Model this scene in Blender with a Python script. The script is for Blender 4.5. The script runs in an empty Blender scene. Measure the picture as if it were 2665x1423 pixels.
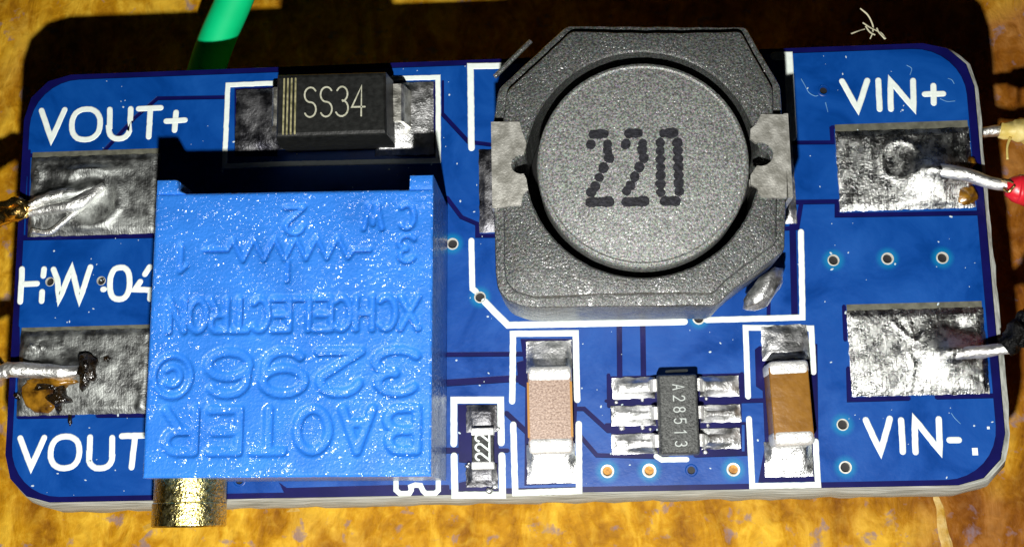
import bpy, bmesh, math, random
import numpy as np
from mathutils import Vector, noise
from mathutils.geometry import delaunay_2d_cdt
random.seed(7)
S = bpy.context.scene
COL = S.collection
PI = math.pi
# ------------------------------------------------------------------ camera, world, lamp, exposure (1 unit = 1 mm)
S.unit_settings.system = 'METRIC'
S.unit_settings.scale_length = 0.001
cam = bpy.data.cameras.new('camera')
camo = bpy.data.objects.new('camera', cam)
COL.objects.link(camo)
camo.location = (3.308, -9.130, 46.735)
camo.rotation_euler = (0.188226, 0.058384, -0.017356)
cam.sensor_width = 36.0
cam.lens = 45.537
cam.clip_start = 1.0
cam.clip_end = 1000.0
cam.dof.use_dof = True
cam.dof.focus_distance = 44.2
cam.dof.aperture_fstop = 45.537 / 0.95          # lens opening in mm once divided (scaled below)
S.camera = camo

W = bpy.data.worlds.new("World")
S.world = W
W.use_nodes = True
bgn = W.node_tree.nodes['Background']
bgn.inputs[0].default_value = (0.8, 0.9, 1.0, 1)
bgn.inputs[1].default_value = 0.002

ld = bpy.data.lights.new('phone_flash', 'POINT')
ld.energy = 130000.0
ld.shadow_soft_size = 0.55
ld.color = (1.0, 0.985, 0.94)
lo = bpy.data.objects.new('phone_flash', ld)
COL.objects.link(lo)
lo.location = (1.66, -20.31, 40.79)

S.view_settings.view_transform = 'Standard'
S.view_settings.look = 'None'
S.view_settings.exposure = 0.0
S.view_settings.gamma = 1.0
S.render.engine = 'CYCLES'
S.cycles.max_bounces = 6
S.cycles.sample_clamp_indirect = 4.0
cam.dof.aperture_fstop = 0.045537 / 0.00095

# ------------------------------------------------------------------ where the board's vias stand (used by the mask's colour too)
VIAS = [  # centre, hole radius, ring radius, plug
    ((-1.452,1.003), 0.17, 0.235, 'hole'), ((-0.457,-1.026), 0.17, 0.232, 'hole'), ((7.474,-2.018), 0.17, 0.232, 'hole'),
    ((12.426,-0.017), 0.17, 0.232, 'hole'), ((14.362,-0.015), 0.17, 0.232, 'hole'), ((16.315,-0.042), 0.17, 0.232, 'hole'),
    ((12.371,-5.952), 0.17, 0.232, 'hole'), ((12.371,-7.445), 0.17, 0.232, 'hole'),
    ((4.010,-7.419), 0.165, 0.26, 'hole_copper'), ((5.491,-7.429), 0.165, 0.26, 'hole_copper'), ((8.453,-7.447), 0.165, 0.26, 'hole_copper'),
    ((6.974,-7.446), 0.14, 0.0, 'hole'), ((12.467,6.416), 0.14, 0.0, 'hole'),
    ((-16.626,0.005), 0.15, 0.19, 'hole'), ((-14.665,-0.014), 0.15, 0.18, 'hole'), ((-9.257,-7.481), 0.15, 0.0, 'hole'),
]

# ------------------------------------------------------------------ materials
def mat(name, color, rough=0.5, metal=0.0, spec=0.5, coat=0.0):
    m = bpy.data.materials.new(name)
    m.use_nodes = True
    b = m.node_tree.nodes['Principled BSDF']
    b.inputs['Base Color'].default_value = (*color, 1)
    b.inputs['Roughness'].default_value = rough
    b.inputs['Metallic'].default_value = metal
    b.inputs['Specular IOR Level'].default_value = spec
    b.inputs['Coat Weight'].default_value = coat
    b.inputs['Coat Roughness'].default_value = 0.15
    return m

def N(m, typ, **kw):
    n = m.node_tree.nodes.new(typ)
    for k, v in kw.items():
        if k.startswith('i_'):
            n.inputs[k[2:].replace('_', ' ')].default_value = v
        else:
            setattr(n, k, v)
    return n

def L(m, a, b):
    m.node_tree.links.new(a, b)

def coords(m, scale=(1, 1, 1), rot=(0, 0, 0)):
    tc = N(m, 'ShaderNodeTexCoord')
    mp = N(m, 'ShaderNodeMapping')
    mp.inputs['Scale'].default_value = scale
    mp.inputs['Rotation'].default_value = rot
    L(m, tc.outputs['Object'], mp.inputs['Vector'])
    return mp.outputs['Vector']

def ramp(m, fac, stops):
    r = N(m, 'ShaderNodeValToRGB')
    el = r.color_ramp.elements
    while len(el) < len(stops):
        el.new(0.5)
    for e, (pos, c) in zip(el, stops):
        e.position = pos
        e.color = (*c, 1) if len(c) == 3 else c
    L(m, fac, r.inputs['Fac'])
    return r.outputs['Color']

def ntex(m, vec, scale, detail=3.0, rough=0.55, dist=0.0):
    n = N(m, 'ShaderNodeTexNoise', i_Scale=scale, i_Detail=detail, i_Roughness=rough, i_Distortion=dist)
    L(m, vec, n.inputs['Vector'])
    return n

def bsdf(m):
    return m.node_tree.nodes['Principled BSDF']

def bump(m, hs, prev=None):
    """hs: list of (height socket, strength, distance)"""
    nrm = None
    for h, st, d in hs:
        b = N(m, 'ShaderNodeBump', i_Strength=st, i_Distance=d)
        L(m, h, b.inputs['Height'])
        if nrm is not None:
            L(m, nrm, b.inputs['Normal'])
        nrm = b.outputs['Normal']
    L(m, nrm, bsdf(m).inputs['Normal'])

def grained(name, c1, c2, scale, rough=0.5, metal=0.0, spec=0.5, bs=0.3, bd=0.05, r2=None, stretch=(1, 1, 1), detail=3.0, coat=0.0, lo=0.35, hi=0.65):
    m = mat(name, c1, rough, metal, spec, coat)
    v = coords(m, stretch)
    n = ntex(m, v, scale, detail)
    L(m, ramp(m, n.outputs['Fac'], [(lo, c1), (hi, c2)]), bsdf(m).inputs['Base Color'])
    if r2 is not None:
        n2 = ntex(m, v, scale * 0.6, 2.0)
        mr = N(m, 'ShaderNodeMapRange', i_From_Min=0.35, i_From_Max=0.65, i_To_Min=rough, i_To_Max=r2)
        L(m, n2.outputs['Fac'], mr.inputs['Value'])
        L(m, mr.outputs['Result'], bsdf(m).inputs['Roughness'])
    n3 = ntex(m, v, scale * 1.3, detail)
    bump(m, [(n3.outputs['Fac'], bs, bd)])
    return m

M = {}
# solder mask over bare laminate and over copper
M['mask'] = grained('navy_solder_mask', (0.003, 0.003, 0.060), (0.005, 0.005, 0.085), 0.9, 0.32, 0, 0.3, 0.10, 0.02)
def pour_material():
    m = mat('blue_solder_mask_on_copper', (0.002, 0.045, 0.40), 0.3, 0, 0.4)
    v = coords(m)
    n = ntex(m, v, 0.42, 5, 0.62, 0.6)
    L(m, ramp(m, n.outputs['Fac'], [(0.3, (0.0003, 0.036, 0.21)), (0.48, (0.0003, 0.056, 0.295)), (0.68, (0.0003, 0.074, 0.35))]), bsdf(m).inputs['Base Color'])
    # the mask lies thinner, hence paler, round each via
    prev = None
    for c, r, rr, p in VIAS:
        if rr < 0.2:
            continue
        d = N(m, 'ShaderNodeVectorMath', operation='DISTANCE')
        L(m, v, d.inputs[0])
        d.inputs[1].default_value = (c[0], c[1], 0.05)
        k = N(m, 'ShaderNodeMapRange', interpolation_type='SMOOTHSTEP', i_From_Min=rr - 0.02, i_From_Max=rr + 0.26, i_To_Min=0.7, i_To_Max=0.0)
        L(m, d.outputs['Value'], k.inputs['Value'])
        if prev is None:
            prev = k.outputs['Result']
        else:
            mm = N(m, 'ShaderNodeMath', operation='MAXIMUM')
            L(m, prev, mm.inputs[0]); L(m, k.outputs['Result'], mm.inputs[1])
            prev = mm.outputs[0]
    hx = N(m, 'ShaderNodeMix', data_type='RGBA')
    L(m, prev, hx.inputs['Factor'])
    L(m, bsdf(m).inputs['Base Color'].links[0].from_socket, hx.inputs['A'])
    hx.inputs['B'].default_value = (0.0, 0.20, 0.40, 1)
    L(m, hx.outputs['Result'], bsdf(m).inputs['Base Color'])
    f = ntex(m, v, 9.0, 3)
    g = ntex(m, v, 0.8, 2)
    bump(m, [(g.outputs['Fac'], 0.3, 0.05), (f.outputs['Fac'], 0.12, 0.03)])
    mr = N(m, 'ShaderNodeMapRange', i_From_Min=0.3, i_From_Max=0.7, i_To_Min=0.28, i_To_Max=0.5)
    L(m, n.outputs['Fac'], mr.inputs['Value'])
    L(m, mr.outputs['Result'], bsdf(m).inputs['Roughness'])
    return m
M['pour'] = pour_material()
M['fr4'] = grained('glass_fibre_laminate', (0.26, 0.27, 0.235), (0.58, 0.60, 0.555), 1.6, 0.6, 0, 0.4, 0.6, 0.06, stretch=(0.4, 1, 9), detail=5.0)
M['silk'] = grained('white_silkscreen_ink', (0.78, 0.86, 0.80), (0.86, 0.93, 0.88), 6.0, 0.55, 0, 0.4, 0.3, 0.02)

def solder(name, dark, light, scale, rough, rough2, bs, bd=0.02, scratch=0.0, rot=0.5, wave=0.0):
    m = mat(name, light, rough, 1.0)
    v = coords(m)
    n = ntex(m, v, scale * 0.2, 4)
    L(m, ramp(m, n.outputs['Fac'], [(0.35, dark), (0.62, light)]), bsdf(m).inputs['Base Color'])
    mr = N(m, 'ShaderNodeMapRange', i_From_Min=0.35, i_From_Max=0.65, i_To_Min=rough, i_To_Max=rough2)
    L(m, n.outputs['Fac'], mr.inputs['Value'])
    L(m, mr.outputs['Result'], bsdf(m).inputs['Roughness'])
    a = ntex(m, v, scale, 3, 0.6)
    hs = [(a.outputs['Fac'], bs, bd)]
    if wave:
        w = ntex(m, v, 1.6, 2)
        hs.insert(0, (w.outputs['Fac'], 1.0, wave))
    if scratch:
        sv = coords(m, (16.0, 1.4, 1.0), (0, 0, rot))
        c = ntex(m, sv, 1.0, 3, 0.6)
        hs.append((c.outputs['Fac'], 1.0, scratch))
    bump(m, hs)
    return m
M['solder'] = solder('brushed_tin_solder', (0.26, 0.265, 0.265), (0.86, 0.87, 0.84), 16.0, 0.22, 0.34, 1.0, 0.030, 0.030, 0.35, 0.022)
M['solder_dull'] = solder('dull_grey_solder', (0.20, 0.205, 0.20), (0.50, 0.52, 0.50), 11.0, 0.42, 0.60, 1.0, 0.018, 0.010, 0.9, 0.03)
M['smd_solder'] = solder('bright_tin_solder', (0.66, 0.67, 0.66), (0.97, 0.97, 0.97), 14.0, 0.32, 0.50, 1.0, 0.022, 0.0, 0, 0.03)
M['dark_solder'] = solder('dark_solder', (0.07, 0.07, 0.085), (0.30, 0.30, 0.31), 9.0, 0.35, 0.6, 1.0, 0.03)
M['tin_plate'] = solder('tin_plated_terminal', (0.42, 0.41, 0.36), (0.78, 0.77, 0.70), 14.0, 0.40, 0.55, 1.0, 0.016)
M['cap_end'] = solder('bright_tin_end_cap', (0.60, 0.60, 0.58), (0.86, 0.86, 0.84), 13.0, 0.36, 0.5, 1.0, 0.035)
bsdf(M['cap_end']).inputs['Metallic'].default_value = 0.4
M['clip'] = solder('tinned_steel_clip', (0.50, 0.49, 0.43), (0.72, 0.71, 0.65), 13.0, 0.34, 0.46, 1.0, 0.012)
bsdf(M['clip']).inputs['Metallic'].default_value = 0.75
M['bare_pad'] = grained('unwetted_pad_edge', (0.10, 0.10, 0.075), (0.17, 0.17, 0.13), 3.0, 0.55, 0.2, 0.4, 0.3, 0.03)
M['via'] = grained('tinned_via_ring', (0.70, 0.68, 0.58), (0.88, 0.88, 0.82), 8.0, 0.45, 0.4, 0.5, 0.3, 0.02)
M['hole'] = mat('via_hole_shade', (0.006, 0.005, 0.006), 0.6)  # near-black colour standing in for the shade down an open via
M['hole_copper'] = grained('copper_via_barrel', (0.30, 0.13, 0.02), (0.50, 0.25, 0.04), 9.0, 0.6, 0.0, 0.4, 0.3, 0.03)

def sparkle(m, v, scale, dist, weight, rough):
    """fine nibs in the skin that catch the lamp one by one (coat over a smoother body)"""
    b = bsdf(m)
    b.inputs['Coat Weight'].default_value = weight
    b.inputs['Coat Roughness'].default_value = rough
    f = ntex(m, v, scale, 1.0, 0.5)
    msk = ntex(m, v, scale * 0.11, 3, 0.6)
    mr = N(m, 'ShaderNodeMapRange', i_From_Min=0.40, i_From_Max=0.62, i_To_Min=0.12, i_To_Max=1.0)
    L(m, msk.outputs['Fac'], mr.inputs['Value'])
    mu = N(m, 'ShaderNodeMath', operation='MULTIPLY')
    L(m, f.outputs['Fac'], mu.inputs[0]); L(m, mr.outputs['Result'], mu.inputs[1])
    bp = N(m, 'ShaderNodeBump', i_Strength=1.0, i_Distance=dist)
    L(m, mu.outputs[0], bp.inputs['Height'])
    L(m, bp.outputs['Normal'], b.inputs['Coat Normal'])

def pot_material():
    m = mat('blue_moulded_plastic', (0.012, 0.19, 0.78), 0.5, 0, 0.35)
    v = coords(m)
    n = ntex(m, v, 0.6, 3)
    L(m, ramp(m, n.outputs['Fac'], [(0.3, (0.016, 0.150, 0.58)), (0.7, (0.026, 0.198, 0.72))]), bsdf(m).inputs['Base Color'])
    f = ntex(m, v, 11.0, 2)
    bump(m, [(f.outputs['Fac'], 1.0, 0.022)])
    sparkle(m, v, 6.5, 0.32, 0.85, 0.18)
    return m
M['pot'] = pot_material()
M['brass'] = grained('brass_screw', (0.50, 0.40, 0.10), (0.95, 0.85, 0.42), 8.0, 0.22, 1.0, 0.5, 1.0, 0.035, r2=0.36)

def ferrite(name, a, b, spec, bs, rough=0.4):
    m = mat(name, a, rough, 0.0, spec)
    v = coords(m)
    n = ntex(m, v, 13.0, 2, 0.7)
    L(m, ramp(m, n.outputs['Fac'], [(0.38, a), (0.64, b)]), bsdf(m).inputs['Base Color'])
    wn = ntex(m, v, 16.0, 1)
    mx = N(m, 'ShaderNodeMix', data_type='RGBA', blend_type='OVERLAY')
    mx.inputs['Factor'].default_value = 0.5
    L(m, bsdf(m).inputs['Base Color'].links[0].from_socket, mx.inputs['A'])
    L(m, wn.outputs['Color'], mx.inputs['B'])
    L(m, mx.outputs['Result'], bsdf(m).inputs['Base Color'])
    f = ntex(m, v, 12.0, 2, 0.7)
    bump(m, [(f.outputs['Fac'], bs, 0.04)])
    sparkle(m, v, 13.0, 0.10, 0.6, 0.2)
    return m
M['ferrite'] = ferrite('grey_ferrite', (0.030, 0.033, 0.031), (0.115, 0.121, 0.116), 0.6, 1.0)
M['ferrite_core'] = ferrite('grey_ferrite_core', (0.085, 0.09, 0.086), (0.30, 0.31, 0.295), 0.6, 1.0)
M['black'] = mat('black_void', (0.006, 0.006, 0.006), 0.7, 0, 0.2)
M['ink'] = grained('black_dotted_ink', (0.006, 0.006, 0.008), (0.022, 0.022, 0.03), 7.0, 0.5, 0, 0.4, 0.5, 0.04)
M['epoxy'] = grained('black_epoxy', (0.007, 0.0075, 0.007), (0.016, 0.017, 0.016), 5.0, 0.42, 0, 0.45, 0.35, 0.04)
M['chip'] = grained('charcoal_epoxy', (0.028, 0.03, 0.029), (0.10, 0.105, 0.10), 13.0, 0.4, 0, 0.5, 1.0, 0.04)
M['laser'] = grained('laser_marking', (0.36, 0.36, 0.26), (0.55, 0.55, 0.44), 8.0, 0.6, 0, 0.3, 0.3, 0.02)
M['laser_band'] = grained('laser_marked_band', (0.15, 0.14, 0.06), (0.40, 0.37, 0.20), 4.0, 0.6, 0, 0.3, 0.3, 0.02)
M['chip_mark'] = mat('pale_chip_marking', (0.48, 0.52, 0.50), 0.6)
M['ceramic_tan'] = grained('pinkish_tan_ceramic', (0.25, 0.165, 0.125), (0.50, 0.37, 0.29), 13.0, 0.45, 0, 0.5, 0.5, 0.05)
M['ceramic_brown'] = grained('brown_ceramic', (0.21, 0.092, 0.010), (0.27, 0.125, 0.017), 2.5, 0.38, 0, 0.4, 0.5, 0.05)
M['ceramic_edge'] = mat('orange_ceramic_edge', (0.42, 0.19, 0.02), 0.4)
M['flux'] = grained('amber_flux', (0.035, 0.012, 0.001), (0.32, 0.15, 0.010), 2.0, 0.25, 0, 0.6, 0.7, 0.1, coat=0.4)
M['char'] = grained('burnt_flux', (0.004, 0.003, 0.002), (0.022, 0.012, 0.003), 4.0, 0.22, 0, 0.6, 0.9, 0.12, coat=0.6)
M['wire'] = solder('tinned_wire', (0.80, 0.80, 0.77), (0.98, 0.98, 0.95), 9.0, 0.40, 0.55, 1.0, 0.04)
M['copper'] = grained('gold_copper_strand', (0.80, 0.46, 0.12), (0.95, 0.74, 0.30), 5.0, 0.25, 1.0, 0.5, 0.5, 0.05)
M['red'] = grained('red_insulation', (0.62, 0.008, 0.02), (0.70, 0.02, 0.035), 1.5, 0.35, 0, 0.5, 0.3, 0.06)
M['green'] = grained('green_insulation', (0.0, 0.62, 0.22), (0.0, 0.68, 0.25), 0.8, 0.6, 0, 0.2, 0.1, 0.05)
M['yellow'] = grained('pale_yellow_insulation', (0.66, 0.50, 0.12), (0.80, 0.66, 0.26), 2.0, 0.5, 0, 0.4, 0.4, 0.06)
M['black_ins'] = grained('black_insulation', (0.003, 0.003, 0.003), (0.007, 0.007, 0.007), 5.0, 0.4, 0, 0.18, 1.0, 0.22)
M['scratch'] = mat('pale_blue_scratch', (0.12, 0.30, 0.55), 0.6)
M['dust'] = mat('pale_dust', (0.55, 0.66, 0.72), 0.8)
M['lint'] = mat('pale_lint', (0.55, 0.52, 0.36), 0.8)

def table_material():
    m = mat('worn_brown_tabletop', (0.4, 0.2, 0.02), 0.6, 0, 0.12)
    v = coords(m)
    big = ntex(m, v, 0.10, 3, 0.55, 0.5)
    v2 = coords(m, (1.25, 0.6, 1.0), (0, 0, -0.5))
    mid = ntex(m, v2, 0.62, 4, 0.6, 0.5)
    fine = ntex(m, v, 1.9, 3, 0.6, 0.4)
    a = ramp(m, mid.outputs['Fac'], [(0.34, (0.28, 0.105, 0.004)), (0.50, (0.60, 0.283, 0.007)), (0.64, (0.98, 0.60, 0.05))])
    b = ramp(m, fine.outputs['Fac'], [(0.32, (0.22, 0.08, 0.004)), (0.52, (0.60, 0.283, 0.007)), (0.72, (0.98, 0.62, 0.06))])
    mx = N(m, 'ShaderNodeMix', data_type='RGBA', blend_type='MIX')
    mx.inputs['Factor'].default_value = 0.34
    L(m, a, mx.inputs['A']); L(m, b, mx.inputs['B'])
    # the print turns to a duller reddish brown towards one side, in patches
    sx = N(m, 'ShaderNodeSeparateXYZ')
    L(m, v, sx.inputs['Vector'])
    gx = N(m, 'ShaderNodeMapRange', i_From_Min=2.0, i_From_Max=26.0, i_To_Min=-0.12, i_To_Max=0.22)
    L(m, sx.outputs['X'], gx.inputs['Value'])
    ad = N(m, 'ShaderNodeMath', operation='ADD')
    L(m, big.outputs['Fac'], ad.inputs[0]); L(m, gx.outputs['Result'], ad.inputs[1])
    c = ramp(m, ad.outputs[0], [(0.46, (1.0, 1.0, 1.0)), (0.66, (0.50, 0.36, 1.0))])
    mx2 = N(m, 'ShaderNodeMix', data_type='RGBA', blend_type='MULTIPLY')
    mx2.inputs['Factor'].default_value = 1.0
    L(m, mx.outputs['Result'], mx2.inputs['A']); L(m, c, mx2.inputs['B'])
    # bluish grey flecks
    vo = ntex(m, v, 1.3, 3, 0.6, 0.3)
    fl = ramp(m, vo.outputs['Fac'], [(0.60, (0, 0, 0)), (0.70, (0.7, 0.7, 0.7))])
    mx3 = N(m, 'ShaderNodeMix', data_type='RGBA', blend_type='MIX')
    L(m, fl, mx3.inputs['Factor']); L(m, mx2.outputs['Result'], mx3.inputs['A'])
    mx3.inputs['B'].default_value = (0.27, 0.20, 0.24, 1)
    L(m, mx3.outputs['Result'], bsdf(m).inputs['Base Color'])
    bump(m, [(mid.outputs['Fac'], 0.5, 0.3), (fine.outputs['Fac'], 0.5, 0.12)])
    return m
M['table'] = table_material()
M['grout'] = grained('pale_tabletop_joint', (0.55, 0.31, 0.04), (0.78, 0.56, 0.22), 1.6, 0.7, 0, 0.1, 0.6, 0.2)

# ------------------------------------------------------------------ mesh helpers
def link(name, bm, m, parent=None, smooth=False, label=None, kind=None, loc=None, rotz=0.0):
    me = bpy.data.meshes.new(name)
    bmesh.ops.recalc_face_normals(bm, faces=bm.faces)
    bm.to_mesh(me)
    bm.free()
    mats = m if isinstance(m, (list, tuple)) else [m]
    for k in mats:
        me.materials.append(k)
    if smooth:
        for f in me.polygons:
            f.use_smooth = True
        if smooth is not True:
            me.set_sharp_from_angle(angle=math.radians(smooth))
    o = bpy.data.objects.new(name, me)
    COL.objects.link(o)
    if parent is not None:
        o.parent = parent
    if loc is not None:
        o.location = loc
    o.rotation_euler.z = rotz
    if label:
        o['label'] = label
    if kind:
        o['kind'] = kind
    return o

def prism(bm, pts, z0, z1, top=None, mi=0):
    """extruded polygon; top = other outline with as many points (bevel / draft)"""
    top = top or pts
    a = [bm.verts.new((x, y, z0)) for x, y in pts]
    b = [bm.verts.new((x, y, z1)) for x, y in top]
    n = len(a)
    fs = [bm.faces.new(b), bm.faces.new(a[::-1])]
    for i in range(n):
        fs.append(bm.faces.new((a[i], a[(i + 1) % n], b[(i + 1) % n], b[i])))
    for f in fs:
        f.material_index = mi
    return fs

def loft(bm, rings, cap0=True, cap1=True):
    """rings: lists of 3D points of the same length, joined one after another"""
    vs = [[bm.verts.new(p) for p in r] for r in rings]
    n = len(vs[0])
    for a, b in zip(vs, vs[1:]):
        for i in range(n):
            bm.faces.new((a[i], a[(i + 1) % n], b[(i + 1) % n], b[i]))
    if cap0:
        bm.faces.new(vs[0][::-1])
    if cap1:
        bm.faces.new(vs[-1])

def box(bm, x0, x1, y0, y1, z0, z1, bev=0.0, draft=0.0):
    if bev <= 0:
        prism(bm, [(x0, y0), (x1, y0), (x1, y1), (x0, y1)], z0, z1,
              [(x0 + draft, y0 + draft), (x1 - draft, y0 + draft), (x1 - draft, y1 - draft), (x0 + draft, y1 - draft)])
        return
    def rr(i, r):
        return rrect(x0 + i, x1 - i, y0 + i, y1 - i, r, 3)
    rings = [[(x, y, z0) for x, y in rr(0, bev)]]
    for k in range(6):
        t = PI / 2 * k / 5
        i = bev * (1 - math.cos(t))
        rings.append([(x, y, z1 - bev * (1 - math.sin(t))) for x, y in rr(draft + i, bev * (1 - 0.45 * k / 5))])
    loft(bm, rings)

def rrect(x0, x1, y0, y1, r, n=6):
    r = max(r, 1e-3)
    out = []
    for cx, cy, a in ((x1 - r, y0 + r, -PI / 2), (x1 - r, y1 - r, 0), (x0 + r, y1 - r, PI / 2), (x0 + r, y0 + r, PI)):
        for k in range(n + 1):
            t = a + PI / 2 * k / n
            out.append((cx + r * math.cos(t), cy + r * math.sin(t)))
    return out

def outline(pts, w, cap=5, closed=False):
    """outline polygon of a polyline of width w with round ends and mitred bends"""
    h = w / 2
    P = [Vector(p[:2]) for p in pts]
    n = len(P)
    T = [(P[i + 1] - P[i]).normalized() for i in range(n - 1)]
    left, right = [], []
    for i in range(n):
        if i == 0:
            t = T[0]; nn = Vector((-t.y, t.x)); s = 1
        elif i == n - 1:
            t = T[-1]; nn = Vector((-t.y, t.x)); s = 1
        else:
            n1 = Vector((-T[i - 1].y, T[i - 1].x)); n2 = Vector((-T[i].y, T[i].x))
            nn = n1 + n2
            nn = nn.normalized() if nn.length > 1e-6 else n1
            s = min(1.0 / max(nn.dot(n1), 0.35), 2.2)
        left.append(P[i] + nn * h * s)
        right.append(P[i] - nn * h * s)
    out = [tuple(v) for v in right]
    a = math.atan2(T[-1].y, T[-1].x)
    for k in range(1, cap):
        t = a - PI / 2 + PI * k / cap
        out.append((P[-1].x + h * math.cos(t), P[-1].y + h * math.sin(t)))
    out += [tuple(v) for v in reversed(left)]
    a = math.atan2(T[0].y, T[0].x)
    for k in range(1, cap):
        t = a + PI / 2 + PI * k / cap
        out.append((P[0].x + h * math.cos(t), P[0].y + h * math.sin(t)))
    return out

def ring_stroke(bm, pts, w, z, h, bev):
    P = [Vector(p[:2]) for p in pts[:-1]]
    n = len(P)
    nn = []
    for i in range(n):
        t = (P[(i + 1) % n] - P[i - 1]).normalized()
        nn.append(Vector((-t.y, t.x)))
    prof = [(w / 2, z), (w / 2 * (1 - bev), z + h), (-w / 2 * (1 - bev), z + h), (-w / 2, z)]
    vs = [[bm.verts.new((P[i].x + nn[i].x * q, P[i].y + nn[i].y * q, zz)) for q, zz in prof] for i in range(n)]
    for i in range(n):
        a, b = vs[i], vs[(i + 1) % n]
        for k in range(4):
            bm.faces.new((a[k], a[(k + 1) % 4], b[(k + 1) % 4], b[k]))

def stroke(bm, pts, w, z, h, bev=0.25):
    if len(pts) > 6 and (Vector(pts[0][:2]) - Vector(pts[-1][:2])).length < 1e-4:
        ring_stroke(bm, pts, w, z, h, bev)
        return
    cap, n = 5, len(pts)
    lo, hi = outline(pts, w, cap), outline(pts, w * (1 - bev), cap)
    a = [bm.verts.new((x, y, z)) for x, y in lo]
    b = [bm.verts.new((x, y, z + h)) for x, y in hi]
    m = len(a)
    for i in range(m):
        bm.faces.new((a[i], a[(i + 1) % m], b[(i + 1) % m], b[i]))
    c = cap - 1
    right = list(range(n))
    left = [n + c + (n - 1 - i) for i in range(n)]
    for vs in (b, a):
        for i in range(n - 1):
            q = (vs[right[i]], vs[right[i + 1]], vs[left[i + 1]], vs[left[i]])
            bm.faces.new(q if vs is b else q[::-1])
        e1 = [vs[right[-1]]] + [vs[n + k] for k in range(c)] + [vs[left[-1]]]
        e0 = [vs[left[0]]] + [vs[2 * n + c + k] for k in range(c)] + [vs[right[0]]]
        for e in (e1, e0):
            bm.faces.new(e if vs is b else e[::-1])

def oval(a, b, n=20, e=2.4, t0=0.0, t1=2 * PI):
    """superellipse arc in the box with corners a and b"""
    cx, cy, rx, ry = (a[0] + b[0]) / 2, (a[1] + b[1]) / 2, abs(b[0] - a[0]) / 2, abs(b[1] - a[1]) / 2
    out = []
    for k in range(n + 1):
        t = t0 + (t1 - t0) * k / n
        c, s = math.cos(t), math.sin(t)
        out.append((cx + rx * math.copysign(abs(c) ** (2 / e), c), cy + ry * math.copysign(abs(s) ** (2 / e), s)))
    return out

def circle(c, r, n=16):
    return [(c[0] + r * math.cos(2 * PI * k / n), c[1] + r * math.sin(2 * PI * k / n)) for k in range(n)]

def tube(bm, path, radii, seg=10, rough=0.0, seed=0):
    """round tube along a 3D path, its radius given per point"""
    P = [Vector(p) for p in path]
    n = len(P)
    up = Vector((0, 0, 1))
    rings = []
    for i in range(n):
        t = (P[min(i + 1, n - 1)] - P[max(i - 1, 0)]).normalized()
        s = t.cross(up)
        s = s.normalized() if s.length > 1e-4 else Vector((1, 0, 0))
        u = s.cross(t)
        r = radii[i] if isinstance(radii, (list, tuple)) else radii
        ring = []
        for k in range(seg):
            a = 2 * PI * k / seg
            d = s * math.cos(a) + u * math.sin(a)
            rr = r * (1 + rough * noise.noise(P[i] * 2.3 + d * 1.7 + Vector((seed, 0, 0))))
            ring.append(P[i] + d * rr)
        rings.append(ring)
    loft(bm, rings)

def smooth_path(pts, n=8):
    """Catmull-Rom through 3D points"""
    P = [Vector(p) for p in pts]
    P = [2 * P[0] - P[1]] + P + [2 * P[-1] - P[-2]]
    out = []
    for i in range(1, len(P) - 2):
        for k in range(n):
            t = k / n
            a, b, c, d = P[i - 1], P[i], P[i + 1], P[i + 2]
            out.append(0.5 * ((2 * b) + (c - a) * t + (2 * a - 5 * b + 4 * c - d) * t * t + (3 * b - a - 3 * c + d) * t ** 3))
    out.append(P[-2])
    return out

def lump(bm, c, r, seed=0, amp=0.35, sub=2, flat=1.0):
    g = bmesh.ops.create_icosphere(bm, subdivisions=sub, radius=1.0)
    for v in g['verts']:
        d = v.co.normalized()
        k = 1 + amp * noise.noise(d * 1.6 + Vector((seed * 3.1, seed, 0)))
        v.co = Vector((c[0] + d.x * r[0] * k, c[1] + d.y * r[1] * k, c[2] + d.z * r[2] * k * flat))

def sheet(outer, holes, z0, z1):
    """flat sheet of thickness z0..z1: the outline minus every hole polygon (holes may overlap); returns one bmesh per island"""
    verts, faces = [], []
    def ccw(q):
        a = sum(q[i - 1][0] * q[i][1] - q[i][0] * q[i - 1][1] for i in range(len(q)))
        return list(q) if a > 0 else list(q)[::-1]
    for poly in [ccw(outer)] + [ccw(q) for q in holes]:
        faces.append(list(range(len(verts), len(verts) + len(poly))))
        verts += [Vector(p) for p in poly]
    v, e, f, ov, oe, of = delaunay_2d_cdt(verts, [], faces, 0, 1e-5)
    keep = [t for t, src in zip(f, of) if 0 in src and len(src) == 1]
    edge = {}
    for i, t in enumerate(keep):
        for k in range(len(t)):
            edge.setdefault(frozenset((t[k], t[(k + 1) % len(t)])), []).append(i)
    nb = [[] for _ in keep]
    for q in edge.values():
        if len(q) == 2:
            nb[q[0]].append(q[1]); nb[q[1]].append(q[0])
    seen, islands = set(), []
    for i in range(len(keep)):
        if i in seen:
            continue
        st, comp = [i], []
        seen.add(i)
        while st:
            j = st.pop(); comp.append(j)
            for k in nb[j]:
                if k not in seen:
                    seen.add(k); st.append(k)
        islands.append(comp)
    out = []
    for comp in islands:
        bm = bmesh.new()
        top, bot = {}, {}
        def tv(i): 
            if i not in top: top[i] = bm.verts.new((v[i].x, v[i].y, z1))
            return top[i]
        def bv(i):
            if i not in bot: bot[i] = bm.verts.new((v[i].x, v[i].y, z0))
            return bot[i]
        cs = set(comp)
        area = 0
        for j in comp:
            fc = bm.faces.new([tv(i) for i in keep[j]])
            area += fc.calc_area()
            bm.faces.new([bv(i) for i in reversed(keep[j])])
            t = keep[j]
            for k in range(len(t)):
                a, b = t[k], t[(k + 1) % len(t)]
                if len([q for q in edge[frozenset((a, b))] if q in cs]) == 1:
                    bm.faces.new((tv(a), bv(a), bv(b), tv(b)))
        out.append((area, bm))
    out.sort(key=lambda q: -q[0])
    return out

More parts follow.
